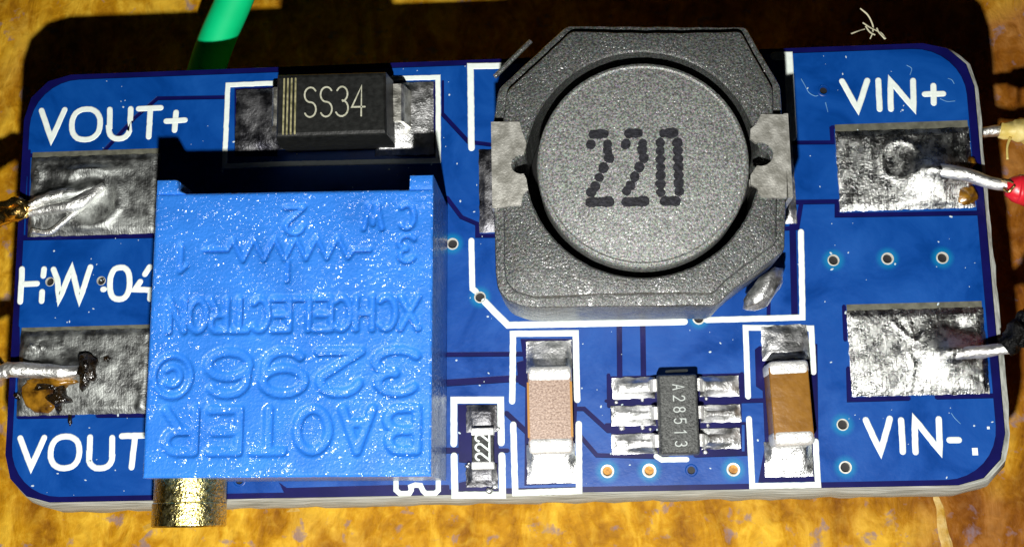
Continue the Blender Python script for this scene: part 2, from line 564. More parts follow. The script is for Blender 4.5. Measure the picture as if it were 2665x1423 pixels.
# ------------------------------------------------------------------ stroke alphabet (unit box: x 0..0.6, y 0..1)
def arc(cx, cy, rx, ry, a0, a1, n=10):
    return [(cx + rx * math.cos(math.radians(a0 + (a1 - a0) * k / n)), cy + ry * math.sin(math.radians(a0 + (a1 - a0) * k / n))) for k in range(n + 1)]
FONT = {
    'A': [[(0, 0), (0.3, 1), (0.6, 0)], [(0.11, 0.34), (0.49, 0.34)]],
    'B': [[(0, 0), (0, 1), (0.34, 1)] + arc(0.34, 0.76, 0.22, 0.24, 80, -80, 6) + [(0.04, 0.52)], [(0.3, 0.52)] + arc(0.34, 0.26, 0.26, 0.26, 80, -90, 7) + [(0, 0)]],
    'C': [arc(0.32, 0.5, 0.32, 0.5, 50, 310, 14)],
    'E': [[(0.58, 1), (0, 1), (0, 0), (0.58, 0)], [(0.02, 0.52), (0.5, 0.52)]],
    'H': [[(0.02, 0), (0.02, 1)], [(0.58, 0), (0.58, 1)], [(0.02, 0.5), (0.58, 0.5)]],
    'X': [[(0, 0), (0.6, 1)], [(0, 1), (0.6, 0)]],
    'I': [[(0.3, 0), (0.3, 1)]],
    'J': [[(0.5, 1), (0.5, 0.25)] + arc(0.27, 0.24, 0.23, 0.24, 0, -170, 8)],
    'L': [[(0.05, 1), (0.05, 0), (0.58, 0)]],
    'N': [[(0.02, 0), (0.02, 1), (0.58, 0), (0.58, 1)]],
    'O': [arc(0.3, 0.5, 0.32, 0.5, 90, 450, 20)],
    'R': [[(0, 0), (0, 1), (0.34, 1)] + arc(0.34, 0.75, 0.24, 0.25, 80, -90, 7) + [(0.02, 0.5)], [(0.3, 0.48), (0.6, 0)]],
    'S': [arc(0.3, 0.76, 0.28, 0.24, 30, 180, 8) + arc(0.3, 0.76, 0.28, 0.26, 190, 265, 5) + arc(0.3, 0.25, 0.28, 0.25, 80, -150, 12)],
    'T': [[(0, 1), (0.6, 1)], [(0.3, 0.98), (0.3, 0)]],
    'W': [[(-0.08, 1), (0.12, 0), (0.3, 0.8), (0.48, 0), (0.68, 1)]],
    '0': [arc(0.3, 0.5, 0.3, 0.5, 90, 450, 20)],
    '1': [[(0.1, 0.8), (0.32, 1), (0.32, 0)]],
    '2': [arc(0.3, 0.72, 0.28, 0.28, 170, -25, 10) + [(0.0, 0.02), (0.6, 0.02)]],
    '3': [arc(0.28, 0.75, 0.27, 0.25, 150, -80, 10), arc(0.28, 0.27, 0.31, 0.27, 85, -150, 10)],
    '4': [[(0.45, 0), (0.45, 1), (0.0, 0.3), (0.62, 0.3)]],
    '5': [[(0.55, 1), (0.08, 1), (0.04, 0.55)] + arc(0.28, 0.32, 0.3, 0.32, 110, -145, 11)],
    '6': [arc(0.3, 0.3, 0.3, 0.3, 90, 450, 16), [(0.02, 0.4), (0.04, 0.7)] + arc(0.31, 0.7, 0.27, 0.3, 180, 35, 8)],
    '8': [arc(0.3, 0.75, 0.25, 0.24, 90, 450, 14), arc(0.3, 0.26, 0.3, 0.26, 90, 450, 14)],
    '9': [arc(0.3, 0.7, 0.3, 0.3, 90, 450, 16), [(0.58, 0.6), (0.56, 0.3)] + arc(0.29, 0.3, 0.27, 0.3, 0, -145, 8)],
    '@': [arc(0.4, 0.5, 0.46, 0.5, 90, 450, 22), arc(0.4, 0.5, 0.2, 0.22, 45, 315, 10)],
}
def text(bm, s, x, y, ang, height, pitch, w, z, h, wide=1.0, bev=0.25):
    """lettering in strokes; (x, y) = start of the baseline, ang = its direction"""
    ca, sa = math.cos(ang), math.sin(ang)
    for i, ch in enumerate(s):
        for q, st in enumerate(FONT.get(ch, [])):
            pts = []
            for (u, v) in st:
                u, v = i * pitch + u * height * wide, v * height
                pts.append((x + u * ca - v * sa, y + u * sa + v * ca))
            stroke(bm, pts, w, z, h + 0.003 * q + 0.0015 * (i % 2), bev)

# ------------------------------------------------------------------ the board
board = bpy.data.objects.new('circuit_board', None)
COL.objects.link(board)
board['label'] = 'blue voltage converter board with soldered parts standing above the brown tabletop'
board['category'] = 'circuit board'

BX, BY = 18.0, 8.147
def jit(poly, a, seed):
    out = []
    for i, (x, y) in enumerate(poly):
        out.append((x + a * noise.noise((x * 1.7, y * 1.7, seed)), y + a * noise.noise((x * 1.7, y * 1.7, seed + 9))))
    return out
def dense(poly, step):
    out = []
    for i in range(len(poly)):
        a, b = Vector(poly[i]), Vector(poly[(i + 1) % len(poly)])
        k = max(1, int((b - a).length / step))
        for j in range(k):
            out.append(tuple(a.lerp(b, j / k)))
    return out

edge_out = rrect(-BX, BX, -BY, BY, 1.75, 3)
holes = [circle(c, r) for c, r, _, _ in VIAS]

# laminate core: milled edges, slanting outwards along the front
bm = bmesh.new()
def edge_ring(grow_f, grow_r, grow_o, z, seed, a):
    poly = dense(rrect(-BX - grow_o, BX + grow_r, -BY - grow_f, BY + grow_o, 1.75, 7), 0.35)
    return [(x, y, z + 0.02 * noise.noise((x * 3, y * 3, seed))) for x, y in jit(poly, a, seed)]
base = dense(rrect(-BX, BX, -BY, BY, 1.75, 3), 0.35)
def grown(f, r, o, z, seed, a):
    out = []
    for (x, y) in base:
        dx = (r if x > 0 else -o) * min(1.0, max(0.0, (abs(x) - (BX - 1.75)) / 1.0))
        dy = (-f if y < 0 else o) * min(1.0, max(0.0, (abs(y) - (BY - 1.75)) / 1.0))
        if y < 0 and x > 15: dx += 0.12 * a * 10
        j = a * noise.noise((x * 1.3, y * 1.3, seed)) + a * 0.6 * noise.noise((x * 5, y * 5, seed))
        out.append((x + dx + j * (1 if x > 0 else -1) * (abs(x) > BX - 1.8), y + dy + j * (1 if y > 0 else -1) * (abs(y) > BY - 1.8), z))
    return out
loft(bm, [grown(0.27, 0.0, -0.1, -1.6, 5, 0.06), grown(0.34, 0.16, 0.0, -1.3, 4, 0.07), grown(0.24, 0.20, 0.03, -0.6, 3, 0.06), grown(0.06, 0.17, 0.02, -0.12, 2, 0.04), grown(0.0, 0.02, 0.0, -0.035, 1, 0.0)], True, False)
link('laminate', bm, M['fr4'], board, smooth=35)

# navy solder mask on bare laminate
for k, (area, bm) in enumerate(sheet([(x * 0.9995, y * 0.999) for x, y in edge_out], holes, -0.03, 0.0)[:1]):
    link('solder_mask', bm, M['mask'], board)

# copper areas under lighter blue mask, cut apart by clearance gaps
g = []
def gap(pts, w): g.append(outline(pts, w, 3))
def area(pts): g.append(pts)
gap([(-10.065,6.993), (-12.768,7.045), (-13.618,6.317), (-14.915,4.871)], 0.17)
gap([(-17.680,4.942), (-14.915,4.871)], 0.17)
gap([(-17.734,1.725), (-12.469,1.664)], 0.22)
gap([(-17.691,5.136), (-17.620,1.722)], 0.12)
gap([(-17.754,-1.703), (-17.532,-4.912)], 0.13)
gap([(-17.549,-5.004), (-15.512,-5.020)], 0.20)
gap([(-14.574,-5.027), (-12.675,-5.054)], 0.20)
gap([(-17.571,-1.782), (-15.663,-1.816)], 0.14)
gap([(-14.534,-1.846), (-12.611,-1.866)], 0.14)
# diode pads and switching node
area([(-9.781,7.350), (-8.114,7.366), (-8.067,4.576), (-9.717,4.632)])
area([(-3.823,7.361), (-2.028,7.333), (-1.973,4.368), (-3.821,4.431)])
gap([(-1.777,6.007), (-0.825,4.900), (0.020,4.757)], 0.17)
gap([(-1.767,7.323), (-1.777,6.007)], 0.10)
gap([(-1.654,2.770), (-1.112,2.005), (-0.518,1.726), (-0.524,1.280), (0.188,1.259)], 0.17)
# inductor right pad
gap([(10.697,4.462), (12.676,4.409), (12.675,4.957), (12.734,4.993)], 0.17)
gap([(10.571,2.194), (12.697,2.163), (12.664,1.649), (17.991,1.570)], 0.19)
gap([(11.400,2.167), (11.189,1.218), (10.516,1.202)], 0.17)
gap([(17.988,4.881), (17.885,1.559)], 0.28)
gap([(11.032,1.320), (10.915,-2.010)], 0.24)
gap([(10.114,-0.215), (9.980,-1.985)], 0.14)
# vin- pad
gap([(12.693,-1.719), (12.663,-2.927)], 0.15)
gap([(12.706,-3.963), (12.661,-5.079), (14.737,-5.071)], 0.18)
gap([(15.729,-5.052), (17.987,-5.048)], 0.18)
gap([(17.888,-1.682), (17.872,-5.046)], 0.22)
# control area
gap([(-2.222,-3.102), (1.204,-3.158)], 0.18)
gap([(-2.157,-4.161), (0.584,-4.048), (1.186,-4.062)], 0.26)
gap([(0.443,-5.281), (1.184,-5.998), (1.176,-6.416)], 0.19)
area([(1.001,-2.594), (2.991,-2.645), (2.996,-5.127), (2.784,-7.831), (1.043,-7.867), (1.145,-4.380), (0.900,-4.233), (0.843,-3.449), (1.093,-3.384)])
gap([(2.889,-5.181), (3.240,-5.189), (4.077,-5.990), (4.370,-5.996)], 0.17)
gap([(3.039,-6.107), (3.647,-6.848), (6.142,-6.968)], 0.16)
area([(-1.314,-4.931), (0.174,-4.965), (0.147,-6.714), (0.090,-8.130), (-1.309,-8.104), (-1.305,-7.725), (-1.024,-7.661), (-1.017,-7.038), (-1.298,-6.998)])
gap([(-1.965,-6.567), (-0.906,-6.588)], 0.22)
gap([(-0.062,-6.606), (0.465,-6.616)], 0.16)
gap([(4.601,-2.149), (4.546,-4.459)], 0.20)
gap([(5.449,-2.171), (5.401,-4.479)], 0.20)
gap([(4.154,-3.991), (4.132,-5.117)], 0.14)
gap([(4.039,-4.924), (8.980,-4.956)], 0.13)
gap([(4.013,-5.764), (9.054,-5.833)], 0.10)
gap([(8.925,-4.073), (8.889,-5.034), (9.649,-5.031)], 0.17)
gap([(9.012,-5.872), (8.960,-6.897), (7.147,-6.919)], 0.17)
area([(4.187,-4.041), (8.907,-4.033), (8.783,-6.893), (4.178,-6.879)])
area([(9.593,-3.081), (11.663,-3.052), (11.479,-6.712), (11.366,-7.921), (9.299,-7.921), (9.600,-6.674), (9.627,-4.691), (9.398,-4.526), (9.428,-3.198)])
# bare laminate beside the front edge
area([(-7.819,-7.571), (-7.517,-7.785), (-3.756,-7.752), (-1.644,-7.792), (-1.608,-8.516), (-7.635,-8.407), (-7.555,-8.076)])
area([(1.177,-8.144), (6.432,-8.324), (6.413,-8.786), (1.166,-8.692)])
pour_out = rrect(-BX + 0.27, BX - 0.32, -BY + 0.20, BY - 0.24, 1.85, 8)
for k, (ar, bm) in enumerate(sheet(pour_out, g + [circle(c, r + (0.0 if rr > 0 else 0.0)) for c, r, rr, _ in VIAS], -0.01, 0.05)):
    if ar < 0.05:
        bm.free(); continue
    link('copper_area', bm, M['pour'], board)

# vias
for c, r, rr, disc in VIAS:
    bm = bmesh.new()
    if rr > 0:
        n = 20
        rings = []
        rr *= random.uniform(0.95, 1.06)
        for q, z in ((r * 0.98, -1.2), (r * 0.98, 0.052), (r + (rr - r) * 0.2, 0.072), (rr - 0.02, 0.072), (rr, 0.045)):
            rings.append([(c[0] + q * math.cos(2 * PI * k / n), c[1] + q * math.sin(2 * PI * k / n), z) for k in range(n)])
        loft(bm, rings, False, False)
        v = link('via', bm, M['via'], board, smooth=50)
        bm = bmesh.new()
    else:
        n = 20
        loft(bm, [[(c[0] + q * math.cos(2 * PI * k / n), c[1] + q * math.sin(2 * PI * k / n), z) for k in range(n)] for q, z in ((r * 0.9, -1.2), (r, 0.0), (r + 0.06, 0.062), (r + 0.1, 0.045))], False, False)
        v = link('via', bm, M['pour'], board, smooth=50)
        bm = bmesh.new()
    prism(bm, circle(c, r * 1.05, 16), -0.9, -0.06 if disc == 'hole_copper' else -0.05)  # flat disc near the mouth; the black ones paint the hole's inner shade
    link('hole_disc', bm, M[disc], v)

# ------------------------------------------------------------------ silkscreen
ZS = 0.05
def silk(name, strokes, w, z=ZS, h=0.022):
    bm = bmesh.new()
    for i, s in enumerate(strokes):
        closed = len(s) > 6 and (Vector(s[0]) - Vector(s[-1])).length < 1e-4
        if not closed:
            q = []
            for a, b in zip(s, s[1:]):
                A, B = Vector(a), Vector(b)
                ln = (B - A).length
                q.append(tuple(A))
                k = int((ln - 2.2 * w) / 0.11)
                q += [tuple(A.lerp(B, (1.1 * w + 0.11 * j) / ln)) for j in range(k + 1)] if k > 0 else []
            s = q + [tuple(s[-1])]
        s = [(x + 0.012 * noise.noise((x * 9, y * 9, 1)), y + 0.012 * noise.noise((x * 9, y * 9, 2))) for x, y in s]
        if closed:
            s[-1] = s[0]
        stroke(bm, s, w, z, h + 0.004 * (i % 3), 0.22)
    return link(name, bm, M['silk'], board)
SW = 0.225
def label_mark(txt, strokes, w=SW):
    o = silk('lettering', strokes, w)
    o['label'] = 'white printed lettering ' + txt
    return o
label_mark('VOUT+', [
    [(-17.299,6.724), (-16.854,5.535), (-16.391,6.715)],
    oval((-16.084,6.719), (-14.972,5.493), 24, 2.3, 0, 2 * PI),
    [(-14.610,6.666), (-14.596,5.962)] + oval((-14.631,6.432), (-13.799,5.483), 10, 2.3, PI, 2 * PI) + [(-13.802,5.934), (-13.800,6.668)],
    [(-13.494,6.657), (-12.625,6.656)], [(-13.034,6.609), (-13.056,5.519)],
    [(-12.393,6.117), (-11.673,6.138)], [(-12.024,6.455), (-12.063,5.756)]])
label_mark('HW-04', [
    [(-17.722,0.530), (-17.725,-0.724)], [(-17.591,-0.058), (-17.118,-0.057)], [(-16.882,0.506), (-16.895,0.237)], [(-16.908,-0.367), (-16.908,-0.724)],
    [(-16.515,0.473), (-16.337,0.064), (-16.253,-0.720), (-15.810,0.506), (-15.464,-0.741), (-15.101,0.522)],
    [(-14.579,-0.343), (-14.544,-0.335)],
    oval((-14.327,0.477), (-13.581,-0.735), 24, 2.5, 0, 2 * PI),
    [(-12.836,0.457), (-13.005,0.193)], [(-13.173,-0.092), (-13.363,-0.376), (-12.560,-0.421)], [(-12.761,-0.415), (-12.780,-0.748)]])
label_mark('VOUT', [
    [(-17.446,-5.794), (-16.985,-6.869), (-16.544,-5.799)],
    oval((-16.281,-5.769), (-15.204,-6.925), 24, 2.3, 0, 2 * PI),
    [(-14.831,-5.821), (-14.814,-6.545)] + oval((-14.850,-6.048), (-13.968,-6.957), 10, 2.3, PI, 2 * PI) + [(-13.987,-6.491), (-13.999,-5.852)],
    [(-13.651,-5.803), (-12.648,-5.795)], [(-13.155,-5.842), (-13.244,-6.943)]])
label_mark('VIN+', [
    [(13.170,6.759), (13.678,5.638), (14.097,6.747)], [(14.498,6.732), (14.478,5.624)],
    [(14.877,5.610), (14.941,6.715), (15.718,5.602), (15.770,6.684)],
    [(16.157,6.138), (16.827,6.128)], [(16.496,6.459), (16.458,5.779)]])
label_mark('VIN-', [
    [(13.188,-5.805), (13.628,-6.948), (14.037,-5.775)], [(14.429,-5.832), (14.402,-6.950)],
    [(14.835,-6.959), (14.894,-5.807), (15.689,-6.956), (15.737,-5.826)],
    [(16.051,-6.574), (16.369,-6.573)]])
for a, b, h in (((16.792,-6.862), (16.986,-7.118), 0.022), ((17.373,-6.129), (17.460,-6.220), 0.02)):
    bm = bmesh.new()
    box(bm, min(a[0], b[0]), max(a[0], b[0]), min(a[1], b[1]), max(a[1], b[1]), ZS, ZS + h)
    link('print_dot', bm, M['silk'], board)
# the printed reference sign below the trimmer
silk('printed_sign', [[(-3.565,-7.423), (-3.561,-7.943), (-3.418,-8.061), (-3.080,-8.059), (-3.012,-7.953), (-3.028,-7.828), (-2.868,-7.769), (-2.678,-7.793), (-2.594,-7.981), (-2.489,-8.079), (-2.152,-8.077), (-2.041,-7.971), (-2.038,-7.515)]], 0.19)
# component outlines
silk('diode_outline', [[(-8.192,7.487), (-10.039,7.478), (-10.085,4.721), (-10.088,4.261), (-7.613,4.270), (-1.959,4.201), (-1.948,5.898), (-1.953,7.478), (-3.973,7.507)]], 0.20)
silk('inductor_outline', [[(0.638,7.846), (-0.706,7.871), (-0.709,4.656)]], 0.25)
silk('inductor_outline', [[(-0.750,1.112), (-0.737,-0.695), (-0.607,-0.799)]], 0.22)
silk('inductor_outline', [[(-0.293,-1.192), (0.555,-2.084), (6.959,-2.128)]], 0.25)
silk('inductor_outline', [[(7.758,-2.085), (11.197,-2.078), (11.321,1.076)]], 0.22)
silk('inductor_outline', [[(10.738,7.835), (11.246,7.815), (11.210,4.670)]], 0.34)
silk('capacitor_outline', [[(0.662,-4.863), (0.733,-2.408), (3.011,-2.445), (3.003,-4.860)]], 0.23)
silk('capacitor_outline', [[(0.683,-5.693), (0.710,-8.122), (2.986,-8.082), (3.036,-5.723)]], 0.23)
silk('capacitor_outline', [[(9.102,-4.879), (9.141,-2.399), (11.482,-2.485), (11.470,-4.060)]], 0.21)
silk('capacitor_outline', [[(9.093,-5.675), (9.090,-8.033), (11.379,-8.038), (11.393,-6.514)]], 0.21)
silk('resistor_outline', [[(-1.468,-6.333), (-1.454,-4.769), (0.241,-4.797), (0.241,-6.333)]], 0.25)
silk('resistor_outline', [[(-1.462,-6.769), (-1.449,-8.153), (0.257,-8.185), (0.259,-6.786)]], 0.25)
silk('chip_pin_mark', [[(5.763,-6.930), (5.956,-7.052), (6.825,-7.058)]], 0.19)
silk('chip_pin_mark', [[(6.238,-3.920), (6.959,-3.897)]], 0.10, 0.05)

# ------------------------------------------------------------------ solder pads
def pad(a, b, fn, m, nx=54, ny=38, z=0.05, label=None, name='solder_pad', smooth=True):
    """solder on a rectangular pad: height field fn(u, v) in mm, u, v in 0..1 from the pad's left front corner"""
    x0, x1, y0, y1 = min(a[0], b[0]), max(a[0], b[0]), min(a[1], b[1]), max(a[1], b[1])
    bm = bmesh.new()
    vs = []
    for j in range(ny + 1):
        row = []
        for i in range(nx + 1):
            u, v = i / nx, j / ny
            x, y = x0 + (x1 - x0) * u, y0 + (y1 - y0) * v
            rim = min(u * (x1 - x0), (1 - u) * (x1 - x0), v * (y1 - y0), (1 - v) * (y1 - y0))
            k = min(1.0, rim / 0.22)
            e = 0.035 * (1 - k)
            row.append(bm.verts.new((x + e * noise.noise((x * 4, y * 4, 1)), y + e * noise.noise((x * 4, y * 4, 2)), z + 0.018 + k * fn(u, v, x, y))))
        vs.append(row)
    for j in range(ny):
        for i in range(nx):
            bm.faces.new((vs[j][i], vs[j][i + 1], vs[j + 1][i + 1], vs[j + 1][i]))
    loop = [vs[0][i] for i in range(nx + 1)] + [vs[j][nx] for j in range(1, ny + 1)] + [vs[ny][i] for i in range(nx - 1, -1, -1)] + [vs[j][0] for j in range(ny - 1, 0, -1)]
    low = [bm.verts.new((v.co.x, v.co.y, z - 0.04)) for v in loop]
    n = len(loop)
    for i in range(n):
        bm.faces.new((loop[i], low[i], low[(i + 1) % n], loop[(i + 1) % n]))
    bm.faces.new(low[::-1])
    return link(name, bm, m, board, smooth=40 if smooth else False, label=label)

def strip(a, b, pa, pb):
    bm = bmesh.new()
    box(bm, min(pa[0], pb[0]) + 0.02, max(pa[0], pb[0]) - 0.02, min(a[1], b[1]), max(a[1], b[1]), 0.0, 0.054)
    link('pad_edge', bm, M['bare_pad'], board)
def nz(x, y, s, seed, o=3):
    return noise.fractal(Vector((x * s, y * s, seed)), 0.6, 2.0, o)
def gauss(u, v, cu, cv, su, sv):
    return math.exp(-((u - cu) / su) ** 2 - ((v - cv) / sv) ** 2)

def ridge(u, v, ua, va, ub, vb, w, asp=1.6):
    du, dv = ub - ua, vb - va
    t = max(0, min(1, ((u - ua) * du + (v - va) * dv) / (du * du + dv * dv)))
    return math.exp(-(math.hypot((u - ua - t * du) * asp, v - va - t * dv) / w) ** 2)
def f_vinp(u, v, x, y):
    r = math.hypot((u - 0.47) * 1.75, (v - 0.60))
    h = 0.07 + 0.52 * gauss(u, v, 0.70, 0.42, 0.20, 0.30) + 0.055 * math.exp(-((r - 0.25) / 0.035) ** 2) * (1 if v > 0.4 else 0.4) - 0.05 * math.exp(-(r / 0.2) ** 2) + 0.22 * ridge(u, v, 0.66, 0.44, 1.0, 0.32, 0.10)
    h += 0.05 * gauss(u, v, 0.25, 0.75, 0.03, 0.3) + 0.015 * nz(x, y, 0.9, 1, 2)
    return h
strip((12.773,5.081), (17.803,4.613), (12.775,4.810), (17.639,1.769))
pad((12.775,4.810), (17.639,1.769), f_vinp, M['solder'], 70, 44)
def f_vinm(u, v, x, y):
    h = 0.07 + 0.46 * gauss(u, v, 0.72, 0.46, 0.20, 0.28) + 0.08 * gauss(u, v, 0.2, 0.3, 0.25, 0.3)
    h -= 0.16 * gauss(u, v, 0.82, 0.75, 0.07, 0.09)
    h += 0.22 * ridge(u, v, 0.70, 0.47, 1.0, 0.53, 0.10)
    # crease lines running through the solder
    for (ua, va, ub, vb) in ((0.33, 0.85, 0.47, 0.62), (0.43, 0.90, 0.48, 0.62), (0.60, 0.85, 0.50, 0.62), (0.42, 0.5, 0.46, 0.35), (0.46, 0.35, 0.42, 0.05), (0.72, 0.3, 0.9, 0.13)):
        du, dv = ub - ua, vb - va
        t = max(0, min(1, ((u - ua) * du + (v - va) * dv) / (du * du + dv * dv)))
        d = math.hypot((u - ua - t * du) * 1.7, v - va - t * dv)
        h += 0.045 * math.exp(-(d / 0.022) ** 2)
    return h + 0.018 * nz(x, y, 0.9, 4, 2)
strip((12.721,-1.658), (17.745,-2.049), (12.760,-1.886), (17.584,-4.979))
pad((12.760,-1.886), (17.584,-4.979), f_vinm, M['solder'], 70, 44)
def f_voutp(u, v, x, y):
    h = 0.10 + 0.16 * gauss(u, v, 0.38, 0.4, 0.3, 0.3)
    r = math.hypot((u - 0.48) * 1.6, v - 0.45)
    h -= 0.12 * gauss(u, v, 0.56, 0.40, 0.10, 0.16)
    h += 0.09 * math.exp(-((r - 0.36) / 0.06) ** 2) * (u > 0.3)
    h += 0.16 * gauss(u, v, 0.42, 0.80, 0.26, 0.06) + 0.20 * ridge(u, v, 0.0, 0.38, 0.32, 0.52, 0.09) + 0.24 * ridge(u, v, 0.02, 0.28, 0.52, 0.58, 0.09)
    h += 0.12 * gauss(u, v, 0.05, 0.75, 0.05, 0.16) * (1 + nz(x, y, 5, 3))
    return h + 0.025 * nz(x, y, 0.8, 8, 3)
strip((-17.604,5.053), (-12.715,4.664), (-17.575,4.852), (-12.568,1.743))
pad((-17.575,4.852), (-12.568,1.743), f_voutp, M['solder_dull'], 60, 44)
def f_voutm(u, v, x, y):
    h = 0.10 + 0.14 * gauss(u, v, 0.35, 0.52, 0.35, 0.2) + 0.16 * gauss(u, v, 0.1, 0.82, 0.1, 0.1) * (1 + 0.8 * nz(x, y, 5, 3))
    h += 0.08 * gauss(u, v, 0.25, 0.8, 0.06, 0.08) + 0.10 * gauss(u, v, 0.93, 0.1, 0.025, 0.14) + 0.08 * gauss(u, v, 0.55, 0.3, 0.2, 0.1)
    h += 0.22 * ridge(u, v, 0.0, 0.52, 0.5, 0.50, 0.09)
    return h + 0.03 * nz(x, y, 0.8, 5, 3)
strip((-17.590,-1.713), (-12.784,-1.994), (-17.627,-1.854), (-12.588,-4.993))
pad((-17.627,-1.854), (-12.588,-4.993), f_voutm, M['solder_dull'], 64, 44)

# flux residue round the bottom-left joint and on the VIN+ pad
def blob(c, r, seed, m, name, amp=0.4, z=0.06):
    bm = bmesh.new()
    lump(bm, (c[0], c[1], z), r, seed, amp, 3)
    return link(name, bm, m, board, smooth=True)
blob((-16.642,-4.183), (0.74, 0.66, 0.2), 1, M['flux'], 'flux_residue', 0.3, 0.2)
blob((-16.248,-3.787), (0.85, 0.26, 0.3), 2, M['flux'], 'flux_residue', 0.4, 0.25)
blob((17.320,2.269), (0.38, 0.42, 0.16), 3, M['flux'], 'flux_residue', 0.3, 0.16)
blob((17.585,3.511), (0.22, 0.22, 0.12), 4, M['flux'], 'flux_residue', z=0.05)
blob((-14.912,-3.355), (0.36, 0.58, 0.40), 5, M['char'], 'burnt_flux', 0.9, 0.34)
blob((-15.984,-4.371), (0.36, 0.36, 0.26), 6, M['char'], 'burnt_flux', 0.9, 0.24)
blob((-17.583,-4.248), (0.16, 0.15, 0.16), 7, M['char'], 'burnt_flux', 0.6)
blob((-16.416,-3.986), (0.52, 0.16, 0.2), 12, M['char'], 'burnt_flux', 0.8, 0.30)
blob((-15.592,-5.184), (0.08, 0.22, 0.08), 8, M['char'], 'burnt_flux', 0.6)
blob((-14.250,-2.978), (0.14, 0.10, 0.12), 9, M['char'], 'burnt_flux', 0.6, 0.2)

def f_smd(k):
    return lambda u, v, x, y: 0.05 + 0.10 * gauss(u, v, 0.5, 0.5, 0.5, 0.5) + 0.03 * nz(x, y, 1.6, k, 2)
def slope(k, hi, side):
    """solder rising towards the part: side 'u0','u1','v0','v1' = where it is high"""
    def f(u, v, x, y):
        t = {'u0': 1 - u, 'u1': u, 'v0': 1 - v, 'v1': v}[side]
        c = v if side[0] == 'u' else u
        dome = 1 - 0.55 * (2 * c - 1) ** 2
        return (0.05 + 0.06 * math.sin(PI * t) + hi * t ** 2.4) * dome + 0.03 * nz(x, y, 1.6, k, 2)
    return f
P2 = dict(nx=26, ny=20)
pad((-9.703,7.269), (-7.622,4.829), slope(1, 0.5, 'u1'), M['dark_solder'], **P2)
pad((-4.347,7.303), (-2.120,4.449), slope(2, 0.6, 'u0'), M['smd_solder'], **P2)
pad((-0.439,4.582), (0.697,1.391), f_smd(3), M['dark_solder'], **P2)
pad((10.526,4.559), (11.203,1.393), f_smd(4), M['smd_solder'], **P2)
pad((1.198,-2.707), (2.853,-3.853), slope(5, 0.3, 'v0'), M['smd_solder'], **P2)
pad((1.141,-6.415), (2.889,-7.799), slope(6, 0.45, 'v1'), M['smd_solder'], **P2)
pad((9.672,-2.351), (11.352,-3.609), slope(7, 0.3, 'v0'), M['smd_solder'], **P2)
pad((9.569,-6.516), (11.241,-7.744), slope(8, 0.45, 'v1'), M['smd_solder'], **P2)
pad((-1.012,-4.973), (0.106,-5.946), f_smd(9), M['dark_solder'], **P2)
pad((-1.035,-7.073), (0.094,-7.890), f_smd(10), M['dark_solder'], **P2)
for k, (a, b) in enumerate([((4.266,-4.104), (5.802,-4.864)), ((4.213,-5.129), (5.805,-5.834)), ((4.194,-6.126), (5.806,-6.833))]):
    pad(a, b, slope(20 + k, 0.36, 'u1'), M['smd_solder'], **P2)
for k, (a, b) in enumerate([((7.389,-4.117), (8.786,-4.864)), ((7.383,-5.160), (8.811,-5.780)), ((7.366,-5.995), (8.753,-6.715))]):
    pad(a, b, slope(30 + k, 0.36, 'u0'), M['smd_solder'], **P2)
# stray solder beads
for k, (c, r) in enumerate([((5.340,-4.933), 0.055), ((4.398,-4.984), 0.06), ((5.581,-5.977), 0.05), ((4.567,-5.915), 0.09), ((5.304,-5.911), 0.07), ((7.612,-4.933), 0.055), ((7.628,-5.889), 0.055), ((7.486,-6.827), 0.08), ((6.106,-4.750), 0.03), ((6.139,-4.410), 0.03), ((-0.011,-7.888), 0.1), ((-0.223,-8.038), 0.12), ((-1.001,-7.143), 0.08), ((0.126,-5.842), 0.08), ((-0.929,-7.040), 0.05), ((-3.447,5.032), 0.09)]):
    bm = bmesh.new()
    lump(bm, (c[0], c[1], 0.07), (r * 1.25, r, r), k, 0.3, 2)
    link('solder_bead', bm, M['smd_solder'], board, smooth=True)

# ------------------------------------------------------------------ trimmer potentiometer
px0, px1, py0, py1, ph = -11.08, -1.65, -7.59, 1.90, 4.94
pcx, pcy = (px0 + px1) / 2, (-7.59 + 2.40) / 2
PR = math.radians(-0.76)
def prot(x, y):
    c, s = math.cos(PR), math.sin(PR)
    return (pcx + c * (x - pcx) - s * (y - pcy), pcy + s * (x - pcx) + c * (y - pcy))
bm = bmesh.new()
nub = 0.50
poly = [(px0, py0), (px1, py0), (px1, py1 + nub), (px1 - 0.80, py1 + nub), (px1 - 0.82, py1), (px0 + 1.05, py1), (px0 + 0.78, py1 + 0.12), (px0 + 0.74, py1 + nub - 0.05), (px0 + 0.70, py1 + nub), (px0, py1 + nub)]
def pin(poly, d):
    """inset by vertex normals"""
    n = len(poly); out = []
    for i in range(n):
        a, b, c = Vector(poly[i - 1]), Vector(poly[i]), Vector(poly[(i + 1) % n])
        t1, t2 = (b - a).normalized(), (c - b).normalized()
        n1, n2 = Vector((-t1.y, t1.x)), Vector((-t2.y, t2.x))
        m = (n1 + n2)
        m = m / max(m.dot(n1), 0.5)
        out.append((b.x + m.x * d, b.y + m.y * d))
    return out
R3 = lambda pl, z: [(*prot(x, y), z) for x, y in pl]
main = [(px0, py0), (px1, py0), (px1, py1), (px0, py1)]
loft(bm, [R3(pin(poly, 0.02), 0.35), R3(poly, 0.45), R3(poly, ph - 0.30)])
loft(bm, [R3(main, ph - 0.29), R3(main, ph - 0.24)], False, False)
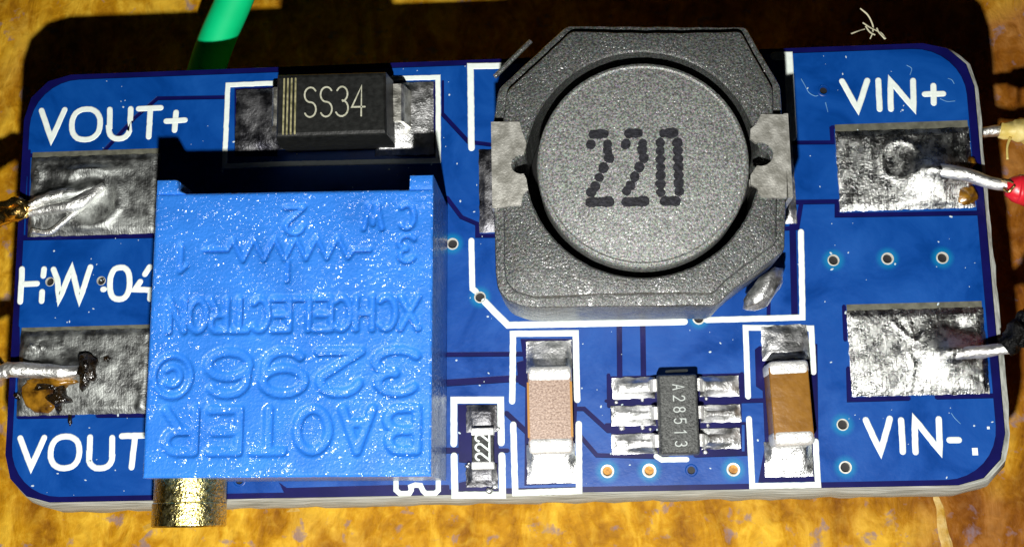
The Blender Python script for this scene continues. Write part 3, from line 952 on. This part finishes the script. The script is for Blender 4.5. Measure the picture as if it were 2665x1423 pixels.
for nb in ([(px1 - 0.82, py1 - 0.02), (px1, py1 - 0.02), (px1, py1 + nub), (px1 - 0.80, py1 + nub)], [(px0, py1 - 0.02), (px0 + 1.05, py1 - 0.02), (px0 + 0.80, py1 + 0.14), (px0 + 0.72, py1 + nub - 0.03), (px0 + 0.64, py1 + nub), (px0, py1 + nub)]):
    loft(bm, [R3(nb, ph - 0.31), R3(nb, ph - 0.09), R3(pin(nb, 0.025), ph - 0.03), R3(pin(nb, 0.08), ph - 0.003)])
for (x, y) in ((px0 + 0.1, py0 + 0.1), (px1 - 1.1, py0 + 0.1), (px0 + 0.1, py1 - 1.1), (px1 - 1.1, py1 - 1.1)):
    q = [prot(x, y), prot(x + 1, y), prot(x + 1, y + 1), prot(x, y + 1)]
    prism(bm, q, 0.03, 0.5)
# sunk lettering: strokes with their widths, in the trimmer's own frame
grooves = []
def iprot(p):
    c, s_ = math.cos(-PR), math.sin(-PR)
    return (pcx + c * (p[0] - pcx) - s_ * (p[1] - pcy), pcy + s_ * (p[0] - pcx) + c * (p[1] - pcy))
def etext(s, start, height, pitch, w=0.2, wide=1.0, depth=0.115):
    sx, sy = iprot(start)
    for i, ch in enumerate(s):
        for st in FONT[ch]:
            grooves.append(([(sx - i * pitch - u * height * wide, sy - v * height) for u, v in st], w, depth))
etext('BAOTER', (-2.159,-5.468), 1.36, 1.46, 0.28, 1.20)
etext('3296', (-2.152,-3.562), 1.40, 1.85, 0.28, 1.66)
etext('@', (-9.714,-3.565), 1.36, 1, 0.18, 1.0)
etext('XCHC', (-2.108,-1.805), 1.05, 0.75, 0.20, 0.92, 0.12)
etext('ELECTRON', (-4.995,-1.777), 1.04, 0.70, 0.20, 0.88, 0.12)
etext('2', (-5.961,1.363), 0.92, 1, 0.16, 1.1, 0.12)
etext('CW', (-2.225,1.324), 0.80, 1.15, 0.16, 1.0, 0.12)
etext('3', (-2.229,0.272), 0.88, 1, 0.16, 1.0, 0.12)
etext('1', (-9.826,0.133), 0.85, 1, 0.16, 1.0, 0.10)
za, zb, zt, zd = (-8.531,-0.047), (-4.276,-0.173), (-6.511,0.294), (-6.499,-0.427)
zig = [(-9.289,-0.025), za] + [(za[0] + (zb[0] - za[0]) * (k + 0.5) / 12, (zt if k % 2 == 0 else zd)[1]) for k in range(12)] + [zb, (-3.726,-0.189)]
grooves.append(([iprot(p) for p in zig], 0.13, 0.12))
grooves.append(([iprot(p) for p in ((-6.478,-0.507), (-6.488,-1.143))], 0.15, 0.11))
step = 0.05
nx, ny = int((px1 - px0) / step), int((py1 - py0) / step)
GX, GY = np.meshgrid(np.linspace(px0, px1, nx + 1), np.linspace(py0, py1, ny + 1))
sunk = np.zeros_like(GX)
for pts, w, dep in grooves:
    best = np.full_like(GX, 9.0)
    for (ax, ay), (bx_, by_) in zip(pts, pts[1:]):
        dx, dy = bx_ - ax, by_ - ay
        t = np.clip(((GX - ax) * dx + (GY - ay) * dy) / max(dx * dx + dy * dy, 1e-9), 0, 1)
        best = np.minimum(best, np.hypot(GX - ax - t * dx, GY - ay - t * dy))
    t = np.clip((w / 2 + 0.07 - best) / 0.13, 0, 1)
    sunk = np.maximum(sunk, dep * t * t * (3 - 2 * t))
rim = np.minimum(np.minimum(GX - px0, px1 - GX), np.minimum(GY - py0, py1 - GY))
rnd_edge = 0.07 * np.clip(1 - rim / 0.09, 0, 1) ** 2
vs = []
for jj in range(ny + 1):
    row = []
    for ii in range(nx + 1):
        x, y = float(GX[jj, ii]), float(GY[jj, ii])
        wob = 0.010 * noise.noise((x * 1.3, y * 1.3, 0.3)) + 0.004 * noise.noise((x * 6.5, y * 6.5, 4.1))
        row.append(bm.verts.new((*prot(x, y), ph - float(sunk[jj, ii]) - float(rnd_edge[jj, ii]) + wob * (1 if rim[jj, ii] > 0.02 else 0))))
    vs.append(row)
for jj in range(ny):
    for ii in range(nx):
        bm.faces.new((vs[jj][ii], vs[jj][ii + 1], vs[jj + 1][ii + 1], vs[jj + 1][ii]))
lp = [vs[0][i_] for i_ in range(nx + 1)] + [vs[j_][nx] for j_ in range(1, ny + 1)] + [vs[ny][i_] for i_ in range(nx - 1, -1, -1)] + [vs[j_][0] for j_ in range(ny - 1, 0, -1)]
lo_ = [bm.verts.new((v_.co.x, v_.co.y, ph - 0.24)) for v_ in lp]
for k in range(len(lp)):
    bm.faces.new((lp[k], lo_[k], lo_[(k + 1) % len(lp)], lp[(k + 1) % len(lp)]))
trim = link('trimmer', bm, M['pot'], board, smooth=40, label='square bright blue trimmer potentiometer with sunk moulded lettering and brass screw')

# brass adjusting screw
def cyl_y(bm, cx, cz, r, ya, yb, n=32, bev=0.05):
    rings = []
    for rr, y in ((r - bev, ya), (r, ya - bev), (r, yb + bev), (r - bev, yb)):
        rings.append([(cx + rr * math.cos(2 * PI * k / n), y, cz + rr * math.sin(2 * PI * k / n)) for k in range(n)])
    loft(bm, rings)
SX = (-10.123,-8.215)[0]
bm = bmesh.new()
cyl_y(bm, SX, 3.05, 1.20, py0 + 0.3, py0 - 0.72, bev=0.02)
cyl_y(bm, SX - 0.01, 3.05, 1.235, py0 - 0.70, py0 - 1.53)
scr = link('screw', bm, M['brass'], trim, smooth=40)
bm = bmesh.new()
box(bm, SX - 0.15, SX + 0.15, py0 - 1.535, py0 - 1.2, 2.05, 4.05)
link('slot', bm, M['black'], scr)

# ------------------------------------------------------------------ power inductor
ZI = 4.40
def octo(pts, r=0.28):
    out = []
    n = len(pts)
    for i in range(n):
        a, b, c = Vector(pts[i - 1]), Vector(pts[i]), Vector(pts[(i + 1) % n])
        p, q = b + (a - b).normalized() * r, b + (c - b).normalized() * r
        for k in range(4):
            t = k / 3
            out.append(tuple((p * (1 - t) + b * t) * (1 - t) + (b * t * 0 + (b * (1 - t) + q * t)) * t))
    return out
hull = [(1.424,-2.104), (7.741,-2.208), (8.210,-1.747), (10.062,-0.427), (10.185,1.137), (10.245,5.297), (9.172,7.479), (3.017,7.773), (0.606,5.582), (0.355,4.154), (0.396,-0.820), (0.453,-1.421), (0.738,-1.815)]
ccx, ccy = (5.438,2.590)
def ray_hull(poly, th):
    d = Vector((math.cos(th), math.sin(th)))
    best = None
    for i in range(len(poly)):
        a, b = Vector(poly[i]) - Vector((ccx, ccy)), Vector(poly[(i + 1) % len(poly)]) - Vector((ccx, ccy))
        e = b - a
        den = d.x * e.y - d.y * e.x
        if abs(den) < 1e-9: continue
        t = (a.x * e.y - a.y * e.x) / den
        s = (a.x * d.y - a.y * d.x) / den
        if t > 0 and -1e-6 <= s <= 1 + 1e-6:
            best = t if best is None else max(best, t)
    return best
hull = octo(hull, 0.16)
NA = 180
ths = sorted(set([2 * PI * k / NA for k in range(NA)] + [math.atan2(y - ccy, x - ccx) % (2 * PI) for x, y in hull]))
ths = [t for i, t in enumerate(ths) if i == 0 or t - ths[i - 1] > 1e-4]
outer = [ray_hull(hull, t) + 0.02 * noise.noise((math.cos(t) * 9, math.sin(t) * 9, 1)) + 0.012 * noise.noise((math.cos(t) * 40, math.sin(t) * 40, 2)) for t in ths]
RHOLE = 3.93
hcx, hcy = (5.414,2.657)
def ring(fr, z):
    return [(ccx + fr(i) * math.cos(t), ccy + fr(i) * math.sin(t), z) for i, t in enumerate(ths)]
def hole_r(i):
    t = ths[i]
    dx, dy = hcx - ccx, hcy - ccy
    r = dx * math.cos(t) + dy * math.sin(t) + RHOLE + 0.02 * noise.noise((math.cos(t) * 30, math.sin(t) * 30, 5))
    # bites in the rim under the half-round notches of the clips
    for t0 in (0.0, PI):
        d = math.atan2(math.sin(t - t0), math.cos(t - t0)) * RHOLE
        if abs(d) < 0.42:
            r += 0.42 * math.sqrt(1 - (d / 0.42) ** 2) * 0.9
    return r
bm = bmesh.new()
loft(bm, [ring(lambda i: hole_r(i), 1.2), ring(lambda i: hole_r(i), ZI - 0.06), ring(lambda i: hole_r(i) + 0.06, ZI),
          ring(lambda i: outer[i] - 0.46, ZI), ring(lambda i: outer[i] - 0.40, ZI - 0.022), ring(lambda i: outer[i] - 0.37, ZI - 0.07), ring(lambda i: outer[i] - 0.36, ZI - 0.34), ring(lambda i: outer[i] - 0.09, ZI - 0.36), ring(lambda i: outer[i] - 0.03, ZI - 0.382), ring(lambda i: outer[i], ZI - 0.44),
          ring(lambda i: outer[i] - 0.03, 0.9), ring(lambda i: outer[i] - 0.1, 0.55), ring(lambda i: hole_r(i), 0.55)], False, False)
ind = link('inductor', bm, M['ferrite'], board, smooth=30, label='large grey octagonal ferrite inductor with round core marked 220')
bm = bmesh.new()
NC = 96
def cr(r, z): return [(ccx + r * math.cos(2 * PI * k / NC), ccy + r * math.sin(2 * PI * k / NC), z) for k in range(NC)]
ZC = 4.56
loft(bm, [cr(3.50, 1.3), cr(3.56, ZC - 0.42), cr(3.57, ZC - 0.20), cr(3.53, ZC - 0.08), cr(3.46, ZC - 0.015), cr(3.42, ZC), cr(3.36, ZC - 0.035), cr(3.30, ZC - 0.03), cr(3.22, ZC)])
core = link('ferrite_core', bm, M['ferrite_core'], ind, smooth=25)
bm = bmesh.new()
loft(bm, [[(hcx + 3.9 * math.cos(2 * PI * k / 48), hcy + 3.9 * math.sin(2 * PI * k / 48), z) for k in range(48)] for z in (0.7, 1.5)])
link('winding_well', bm, M['black'], ind)
# dotted 220
bm = bmesh.new()
def dots(pts, r):
    for i, (x, y) in enumerate(pts):
        n = 12
        rr = r * random.uniform(0.9, 1.1)
        q = [(x + rr * (1 + 0.12 * random.uniform(-1, 1)) * math.cos(2 * PI * k / n), y + rr * (1 + 0.12 * random.uniform(-1, 1)) * math.sin(2 * PI * k / n)) for k in range(n)]
        prism(bm, q, ZC - 0.03, ZC + 0.010 + 0.0015 * i)
def along(a, b, n):
    return [(a[0] + (b[0] - a[0]) * k / n, a[1] + (b[1] - a[1]) * k / n) for k in range(n + 1)]
DR = 0.168
dots(along((3.819,3.651), (4.181,3.654), 3) + [(3.711,3.294), (4.283,3.298), (4.275,3.064), (4.327,2.805), (4.122,2.470), (3.969,2.134), (3.826,1.844), (3.678,1.633)] + along((3.631,1.296), (4.287,1.290), 6), DR)
dots(along((5.008,3.641), (5.346,3.645), 3) + [(4.897,3.269), (5.460,3.281), (5.437,3.048), (5.487,2.766), (5.319,2.461), (5.150,2.126), (4.998,1.822), (4.865,1.641)] + along((4.837,1.257), (5.462,1.268), 6), DR)
dots(along((6.169,3.600), (6.507,3.619), 3) + along((6.044,3.276), (6.000,1.558), 6) + along((6.627,3.256), (6.609,1.569), 6) + along((6.129,1.247), (6.484,1.235), 3), DR)
link('lettering', bm, M['ink'], ind)
# terminal clips with a half-round notch, folded down the side
def clip(poly, notch, side, name='terminal'):
    bm = bmesh.new()
    prism(bm, poly, ZI - 0.12, ZI + 0.045, pin(poly, -0.0))
    xs = [p[0] for p in poly]; ys = [p[1] for p in poly]
    if side < 0:
        x = min(xs)
        box(bm, x - 0.05, x + 0.10, min(ys), max(ys), 0.07, ZI + 0.02)
        box(bm, x - 0.10, x + 1.2, min(ys), max(ys), 0.07, 0.55)
    else:
        x = max(xs)
        box(bm, x - 0.10, x + 0.05, min(ys), max(ys), 0.07, ZI + 0.02)
        box(bm, x - 1.2, x + 0.10, min(ys), max(ys), 0.07, 0.55)
    return link(name, bm, M['clip'], ind)
def arcpts(c, r, a0, a1, n=10):
    return [(c[0] + r * math.cos(math.radians(a0 + (a1 - a0) * k / n)), c[1] + r * math.sin(math.radians(a0 + (a1 - a0) * k / n))) for k in range(n + 1)]
cl = (1.347,2.726)
clip([(0.415,1.239), (1.320,1.304), (1.403,1.688), (1.571,1.822), (1.518,2.213)] + arcpts(cl, 0.34, 285, 75, 10) + [(1.509,3.269), (1.543,3.465), (1.399,3.904), (1.329,4.223), (0.399,4.256)], cl, -1)
crr = (9.390,2.811)
clip([(10.165,1.283), (10.328,4.154), (9.477,4.199), (9.283,3.838), (9.101,3.698), (9.070,3.369)] + arcpts(crr, 0.42, 110, -110, 10) + [(9.019,2.098), (9.002,1.774), (9.204,1.659), (9.324,1.310)], crr, 1)
# tinned tag at the front right corner and foot rail at the back left one
bm = bmesh.new()
lump(bm, (*(9.620,-1.365), 1.9), (0.40, 0.98, 0.5), 3, 0.3, 3)
bmesh.ops.rotate(bm, verts=bm.verts, cent=Vector((*(9.620,-1.365), 1.9)), matrix=__import__('mathutils').Matrix.Rotation(-0.75, 3, 'Z'))
link('solder_tag', bm, M['smd_solder'], ind, smooth=True)
bm = bmesh.new()
tube(bm, [(*(0.416,6.293), 3.2), (*(1.140,7.013), 3.2), (*(1.722,7.574), 3.2)], 0.09, 8, 0.3)
link('corner_rail', bm, M['ferrite'], ind)

# ------------------------------------------------------------------ diode
bm = bmesh.new()
ZD = 2.25
def quad(pts, z): return [(x, y, z) for x, y in pts]
dtop = [(-7.559,4.737), (-3.628,4.731), (-3.666,6.903), (-7.546,6.939)]
dctr = (sum(p[0] for p in dtop) / 4, sum(p[1] for p in dtop) / 4)
def scl(pts, dx, dy): return [(x + (dx if x > dctr[0] else -dx), y + (dy if y > dctr[1] else -dy)) for x, y in pts]
loft(bm, [quad(scl(dtop, 0.06, 0.02), 0.10), quad(scl(dtop, 0.16, 0.12), 1.1), quad(scl(dtop, 0.05, 0.09), ZD - 0.10), quad(scl(dtop, 0.0, 0.05), ZD - 0.03), quad(scl(dtop, -0.03, -0.06), ZD)])
dio = link('diode', bm, M['epoxy'], board, label='black rectangular diode with marking SS34 and a banded end')
bm = bmesh.new()
for k in range(4):
    xa = 275 + 18 * k
    stroke(bm, [(-7.328,6.841), (-7.345,4.766)] if k == 0 else ([(-7.191,6.843), (-7.209,4.761)] if k == 1 else ([(-7.054,6.845), (-7.066,4.764)] if k == 2 else [(-6.910,6.847), (-6.916,4.766)])), 0.075, ZD - 0.01, 0.02)
link('polarity_band', bm, M['laser_band'], dio)
bm = bmesh.new()
d0 = (-6.595,5.366); d1 = (-4.453,5.347)
text(bm, 'SS34', d0[0], d0[1], math.atan2(d1[1] - d0[1], d1[0] - d0[0]), 1.12, 0.585, 0.072, ZD - 0.01, 0.02, 0.68)
link('lettering', bm, M['laser'], dio)
for (pa, pb, s) in (((-9.468,6.947), (-8.120,5.501), -1), ((-3.897,6.897), (-3.301,5.523), 1)):
    bm = bmesh.new()
    y0, y1 = min(pa[1], pb[1]) - 0.05, max(pa[1], pb[1])
    xi = dctr[0] + s * 2.05
    prof = [(xi, 1.12), (xi + s * 0.34, 1.10), (xi + s * 0.42, 1.0), (xi + s * 0.60, 0.2), (xi + s * 0.62, 0.09), (xi + s * 0.1, 0.09), (xi + s * 0.1, 0.2), (xi + s * 0.40, 0.26), (xi + s * 0.28, 0.94), (xi, 0.96)]
    loft(bm, [[(x, y0, z) for x, z in prof], [(x, y1, z) for x, z in prof]])
    link('lead', bm, M['tin_plate'], dio)

# ------------------------------------------------------------------ regulator chip
a, b = (5.893,-4.177), (7.181,-6.875)
ZCH = 1.12
bm = bmesh.new()
x0, x1, y0, y1 = a[0], b[0], b[1], a[1]
def rq(i, z, r=0.06): return [(x, y, z) for x, y in rrect(x0 + i, x1 - i, y0 + i, y1 - i, r, 2)]
loft(bm, [rq(0.02, 0.10), rq(-0.07, 0.55), rq(-0.04, 0.98), rq(0.0, ZCH - 0.03), rq(0.04, ZCH)])
chip = link('regulator_chip', bm, M['chip'], board, label='small charcoal six pin chip marked A28513')
bm = bmesh.new()
t0, t1 = (6.367,-4.505), (6.380,-6.589)
text(bm, 'A28513', t0[0], t0[1], math.atan2(t1[1] - t0[1], t1[0] - t0[0]), 0.40, 0.395, 0.048, ZCH - 0.01, 0.018, 0.72)
link('lettering', bm, M['chip_mark'], chip)
for k in range(3):
    yc = (y0 + y1) / 2 + (k - 1) * 0.98 + 0.08
    for s in (-1, 1):
        bm = bmesh.new()
        xb = x0 - 0.02 if s < 0 else x1 + 0.02
        prof = [(xb, 0.62), (xb + s * 0.16, 0.60), (xb + s * 0.24, 0.50), (xb + s * 0.32, 0.18), (xb + s * 0.62, 0.13), (xb + s * 0.62, 0.05), (xb + s * 0.24, 0.07), (xb + s * 0.14, 0.46), (xb, 0.50)]
        loft(bm, [[(x, yc - 0.22, z) for x, z in prof], [(x, yc + 0.22, z) for x, z in prof]])
        link('pin', bm, M['cap_end'], chip)

# ------------------------------------------------------------------ ceramic capacitors
def capacitor(pa, pb, z, body, rot, label, edge=None, t=0.5):
    x0, x1, y0, y1 = min(pa[0], pb[0]), max(pa[0], pb[0]), min(pa[1], pb[1]), max(pa[1], pb[1])
    cx, cy = (x0 + x1) / 2, (y0 + y1) / 2
    hx, hy = (x1 - x0) / 2, (y1 - y0) / 2
    bm = bmesh.new()
    box(bm, -hx + 0.02, hx - 0.02, -hy + 0.2, hy - 0.2, 0.06, z - 0.02, 0.05)
    c = link('capacitor', bm, body, board, smooth=40, label=label, loc=(cx, cy, 0), rotz=rot)
    for s in (-1, 1):
        bm = bmesh.new()
        ya, yb = (-hy, -hy + t) if s < 0 else (hy - t, hy)
        box(bm, -hx, hx, ya, yb, 0.07, z + 0.012, 0.15)
        for v in bm.verts:
            v.co.x += 0.02 * noise.noise(v.co * 3 + Vector((s, cx, 0)))
            v.co.y += 0.03 * noise.noise(v.co * 2.5 + Vector((s, cx, 5)))
        link('terminal', bm, M['cap_end'], c, smooth=60)
    if edge:
        for s in (-1, 1):
            bm = bmesh.new()
            box(bm, s * (hx - 0.03) - 0.045, s * (hx - 0.03) + 0.03, -hy + t, hy - t, 0.3, z - 0.012)
            link('side_margin', bm, edge, c)
    return c
capacitor((1.270,-3.757), (2.839,-6.810), 1.25, M['ceramic_tan'], 0.0, 'pinkish tan ceramic capacitor between resistor and chip', M['ceramic_edge'], 0.56)
capacitor((9.706,-3.779), (11.106,-6.706), 1.45, M['ceramic_brown'], 0.03, 'dark brown ceramic capacitor at the right of the chip', None, 0.52)

# ------------------------------------------------------------------ chip resistor
a, b = (-0.787,-5.819), (-0.011,-7.283)
x0, x1, y0, y1 = a[0], b[0], b[1], a[1]
bm = bmesh.new()
box(bm, x0, x1, y0 + 0.05, y1 - 0.05, 0.07, 0.50, 0.03)
res = link('resistor', bm, M['epoxy'], board, label='tiny black chip resistor marked 222')
for ya, yb in ((y0, y0 + 0.27), (y1 - 0.27, y1)):
    bm = bmesh.new()
    box(bm, x0 - 0.015, x1 + 0.015, ya, yb, 0.06, 0.525, 0.04)
    link('terminal', bm, M['cap_end'], res, smooth=60)
bm = bmesh.new()
s0 = (-0.146,-6.965)
text(bm, '222', s0[0], s0[1], PI / 2, 0.50, 0.33, 0.085, 0.495, 0.02, 0.85)
link('lettering', bm, M['silk'], res)

# ------------------------------------------------------------------ dust on the board (too small and many to count)
bm = bmesh.new()
rnd = random.Random(3)
for k in range(420):
    x, y = rnd.uniform(-17.6, 17.6), rnd.uniform(-7.9, 7.9)
    if -11.3 < x < -1.5 and -7.7 < y < 2.5: continue
    if 0 < x < 10.7 and -2.3 < y < 8: continue
    r = rnd.choice([0.012, 0.016, 0.02, 0.028, 0.04])
    g0 = bmesh.ops.create_icosphere(bm, subdivisions=1, radius=1.0)
    an = rnd.uniform(0, PI)
    st = rnd.uniform(1.0, 2.0)
    for v in g0['verts']:
        p = v.co.copy()
        X, Y = p.x * r * st, p.y * r
        v.co = Vector((x + X * math.cos(an) - Y * math.sin(an), y + X * math.sin(an) + Y * math.cos(an), 0.055 + p.z * r * 0.7))
link('dust', bm, M['dust'], board, kind='stuff')
for pts in ([(11.663,6.893), (11.792,6.620), (11.920,6.348), (12.127,6.204), (12.251,6.222)], [(17.037,6.712), (17.174,6.646), (17.254,6.491)], [(16.691,5.944), (16.931,5.822), (17.229,5.826)], [(12.507,5.946), (12.569,5.565)], [(15.577,7.279), (15.747,7.142), (15.671,6.893)], [(16.174,-5.629), (16.282,-5.803), (16.469,-6.014)]):
    bm = bmesh.new()
    tube(bm, smooth_path([(*q, 0.07) for q in pts], 4), 0.015, 6, 0.5)
    link('scratch', bm, M['scratch'], board)

# ------------------------------------------------------------------ wires (things of their own)
def thing(o, label, cat, group=None):
    o['label'] = label; o['category'] = cat
    if group: o['group'] = group
    return o
GW = 'wires joined to the converter board'
def wire(name, label, segs, mats, cat='wire', seg=14):
    """segs: list of (part name, path, radius or radii, material, roughness)"""
    first = None
    for (nm, path, r, m, rg) in segs:
        bm = bmesh.new()
        sp = smooth_path(path, 8)
        rr = r
        if isinstance(r, (list, tuple)):
            n = len(sp); rr = []
            for i in range(n):
                t = i / (n - 1) * (len(r) - 1)
                k = min(int(t), len(r) - 2)
                rr.append(r[k] + (r[k + 1] - r[k]) * (t - k))
        tube(bm, sp, rr, seg, rg, len(nm) + len(label))
        if first is None:
            first = link(name, bm, m, smooth=True)
            thing(first, label, cat, GW)
        else:
            link(nm, bm, m, first, smooth=True)
    return first

wire('red_wire', 'red insulated wire with bare tinned end on the VIN+ pad', [
    ('insulation', [(*(18.445,2.205), 1.1), (*(18.741,2.177), 1.1), (*(19.190,2.159), 0.9), (*(20.900,2.246), -0.5), (*(27.182,2.774), -4.0)], [0.30, 0.48, 0.58, 0.6, 0.6], M['red'], 0.14),
    ('tinned_end', [(*(15.782,3.184), 0.42), (*(16.401,3.033), 0.62), (*(17.174,2.844), 0.74), (*(18.000,2.489), 0.85), (*(18.644,2.273), 1.1)], [0.22, 0.26, 0.25, 0.22, 0.2], M['wire'], 0.10),
    ('copper_strand', [(*(18.282,2.498), 1.2), (*(18.457,2.402), 1.4), (*(18.654,2.223), 1.5)], 0.05, M['copper'], 0.3),
    ('copper_strand', [(*(18.290,2.140), 1.3), (*(18.388,1.976), 1.5), (*(18.582,2.163), 1.6)], 0.05, M['copper'], 0.3)], None)
wire('black_wire', 'black insulated wire with ragged cut end on the VIN- pad', [
    ('insulation', [(*(17.880,-3.477), 1.1), (*(18.175,-3.269), 1.2), (*(18.555,-2.856), 1.2), (*(19.546,-2.381), 0.6), (*(23.021,-1.562), -2.0)], [0.30, 0.42, 0.46, 0.5, 0.5], M['black_ins'], 1.2),
    ('tinned_end', [(*(16.087,-3.629), 0.42), (*(16.565,-3.592), 0.6), (*(17.219,-3.557), 0.75), (*(18.084,-3.500), 1.1)], [0.20, 0.22, 0.22, 0.2], M['wire'], 0.25)], None)
wire('yellow_wire', 'pale yellow insulated wire with tinned tip beside the upper right board edge', [
    ('insulation', [(*(19.097,4.967), -1.0), (*(19.535,4.893), -1.0), (*(20.055,4.964), -1.1), (*(21.717,5.323), -2.0), (*(26.090,6.264), -4.0)], [0.30, 0.36, 0.50, 0.5, 0.5], M['yellow'], 0.45),
    ('tinned_end', [(*(18.054,4.917), -1.0), (*(18.425,4.912), -1.0), (*(19.243,4.942), -1.0)], 0.21, M['wire'], 0.3),
    ('loose_strand', [(*(19.425,4.631), -0.9), (*(19.215,4.209), -0.7), (*(19.152,3.718), -0.6)], [0.06, 0.04, 0.045], M['yellow'], 0.3)], None)
wire('stranded_wire', 'gold coloured bare stranded wire fanned out on the VOUT+ pad', [
    ('strand', [(*(-20.254,2.557), -0.4), (*(-18.620,2.522), 0.2), (*(-17.901,2.610), 0.5), (*(-17.391,2.763), 0.55)], 0.24, M['copper'], 0.5),
    ('tinned_end', [(*(-17.568,2.700), 0.55), (*(-16.997,2.977), 0.55), (*(-16.175,3.236), 0.5), (*(-15.647,3.300), 0.36), (*(-15.393,3.287), 0.2)], [0.16, 0.19, 0.22, 0.2, 0.12], M['wire'], 0.3),
    ('tinned_end', [(*(-17.446,2.550), 0.5), (*(-16.598,2.705), 0.5), (*(-15.570,2.831), 0.5), (*(-15.077,3.175), 0.42), (*(-14.619,3.615), 0.25)], [0.14, 0.21, 0.26, 0.24, 0.12], M['wire'], 0.3),
    ('tinned_end', [(*(-17.341,1.925), 0.25), (*(-16.638,1.847), 0.3), (*(-15.987,2.257), 0.4), (*(-15.468,2.693), 0.4)], [0.10, 0.10, 0.11, 0.08], M['wire'], 0.3),
    ('strand', [(*(-19.543,2.994), 0.2), (*(-18.415,2.898), 0.5), (*(-17.744,3.009), 0.7), (*(-17.321,2.703), 0.6)], 0.16, M['copper'], 0.6),
    ('strand', [(*(-19.963,2.108), -0.8), (*(-18.432,2.426), 0.0), (*(-17.665,2.421), 0.5), (*(-17.315,2.614), 0.5)], 0.13, M['copper'], 0.6)], None)
wire('tinned_wire', 'bare silver tinned wire soldered across the burnt VOUT- pad', [
    ('wire', [(*(-20.737,-3.039), -1.2), (*(-18.416,-3.455), 0.4), (*(-17.742,-3.349), 0.6), (*(-17.214,-3.362), 0.6), (*(-16.500,-3.409), 0.48), (*(-15.826,-3.473), 0.4), (*(-15.105,-3.436), 0.3)], [0.30, 0.30, 0.30, 0.28, 0.26, 0.26, 0.2], M['wire'], 0.3),
    ('strand', [(*(-18.715,-2.435), 0.0), (*(-18.146,-3.027), 0.4), (*(-17.912,-3.218), 0.5), (*(-17.510,-3.297), 0.6)], 0.08, M['copper'], 0.3)], None)
wire('green_wire', 'green insulated wire passing below the upper edge of the board', [
    ('insulation', [(*(-14.834,3.943), -6.0), (*(-12.977,8.397), -5.2), (*(-11.930,10.932), -4.5), (*(-10.979,12.755), -4.0), (*(-9.351,16.108), -3.0)], 0.77, M['green'], 0.0)], None)

# lint on the back edge
bm = bmesh.new()
for pts in ([(13.923,9.402), (14.193,9.121), (14.363,8.767), (14.358,8.499), (14.272,8.310)], [(13.980,8.844), (14.266,8.617), (14.635,8.449), (14.823,8.250)], [(14.077,8.703), (14.205,8.466), (14.415,8.381)], [(14.481,8.608), (14.546,8.414), (14.770,8.213)], [(13.522,8.432), (13.797,8.522), (14.057,8.626)]):
    tube(bm, smooth_path([(*q, z) for q, z in zip(pts, (0.5, 0.5, 0.4, 0.3, 0.2))], 4), 0.026, 6, 0.6)
lint = link('lint', bm, M['lint'])
thing(lint, 'pale tangle of lint fibres at the upper right board edge', 'lint')

# ------------------------------------------------------------------ tabletop
ZT = -8.8
bm = bmesh.new()
n = 60
vs = [[bm.verts.new((-70 + 140 * i / n, -60 + 140 * j / n, ZT + 0.12 * noise.noise((i * 0.7, j * 0.7, 1)))) for i in range(n + 1)] for j in range(n + 1)]
for j in range(n):
    for i in range(n):
        bm.faces.new((vs[j][i], vs[j][i + 1], vs[j + 1][i + 1], vs[j + 1][i]))
tab = link('tabletop', bm, M['table'], smooth=True, kind='structure')
tab['label'] = 'worn yellow brown mottled tabletop'
for pts, w in (([(-6.112,-7.620), (-5.778,-8.754), (-5.366,-10.086), (-4.715,-12.882)], 0.35), ([(17.788,-8.383), (17.938,-9.483), (17.947,-11.345), (17.878,-13.182)], 0.62), ([(19.591,-7.471), (20.605,-8.435), (21.694,-10.169)], 0.35), ([(-17.317,-9.280), (-14.983,-8.948), (-11.322,-8.575), (-7.015,-8.491)], 0.4)):
    bm = bmesh.new()
    pr = [Vector((*q, 0)) for q in pts]
    sp = [(p.x, p.y) for p in smooth_path(pr, 6)]
    sp = [(x + 0.25 * noise.noise((x * 0.9, y * 0.9, 3)), y + 0.25 * noise.noise((x * 0.9, y * 0.9, 7))) for x, y in sp]
    stroke(bm, sp, w * 1.3, ZT - 0.1, 0.12 if w > 0.5 else 0.08, 0.7)
    link('surface_line', bm, M['grout'], tab)
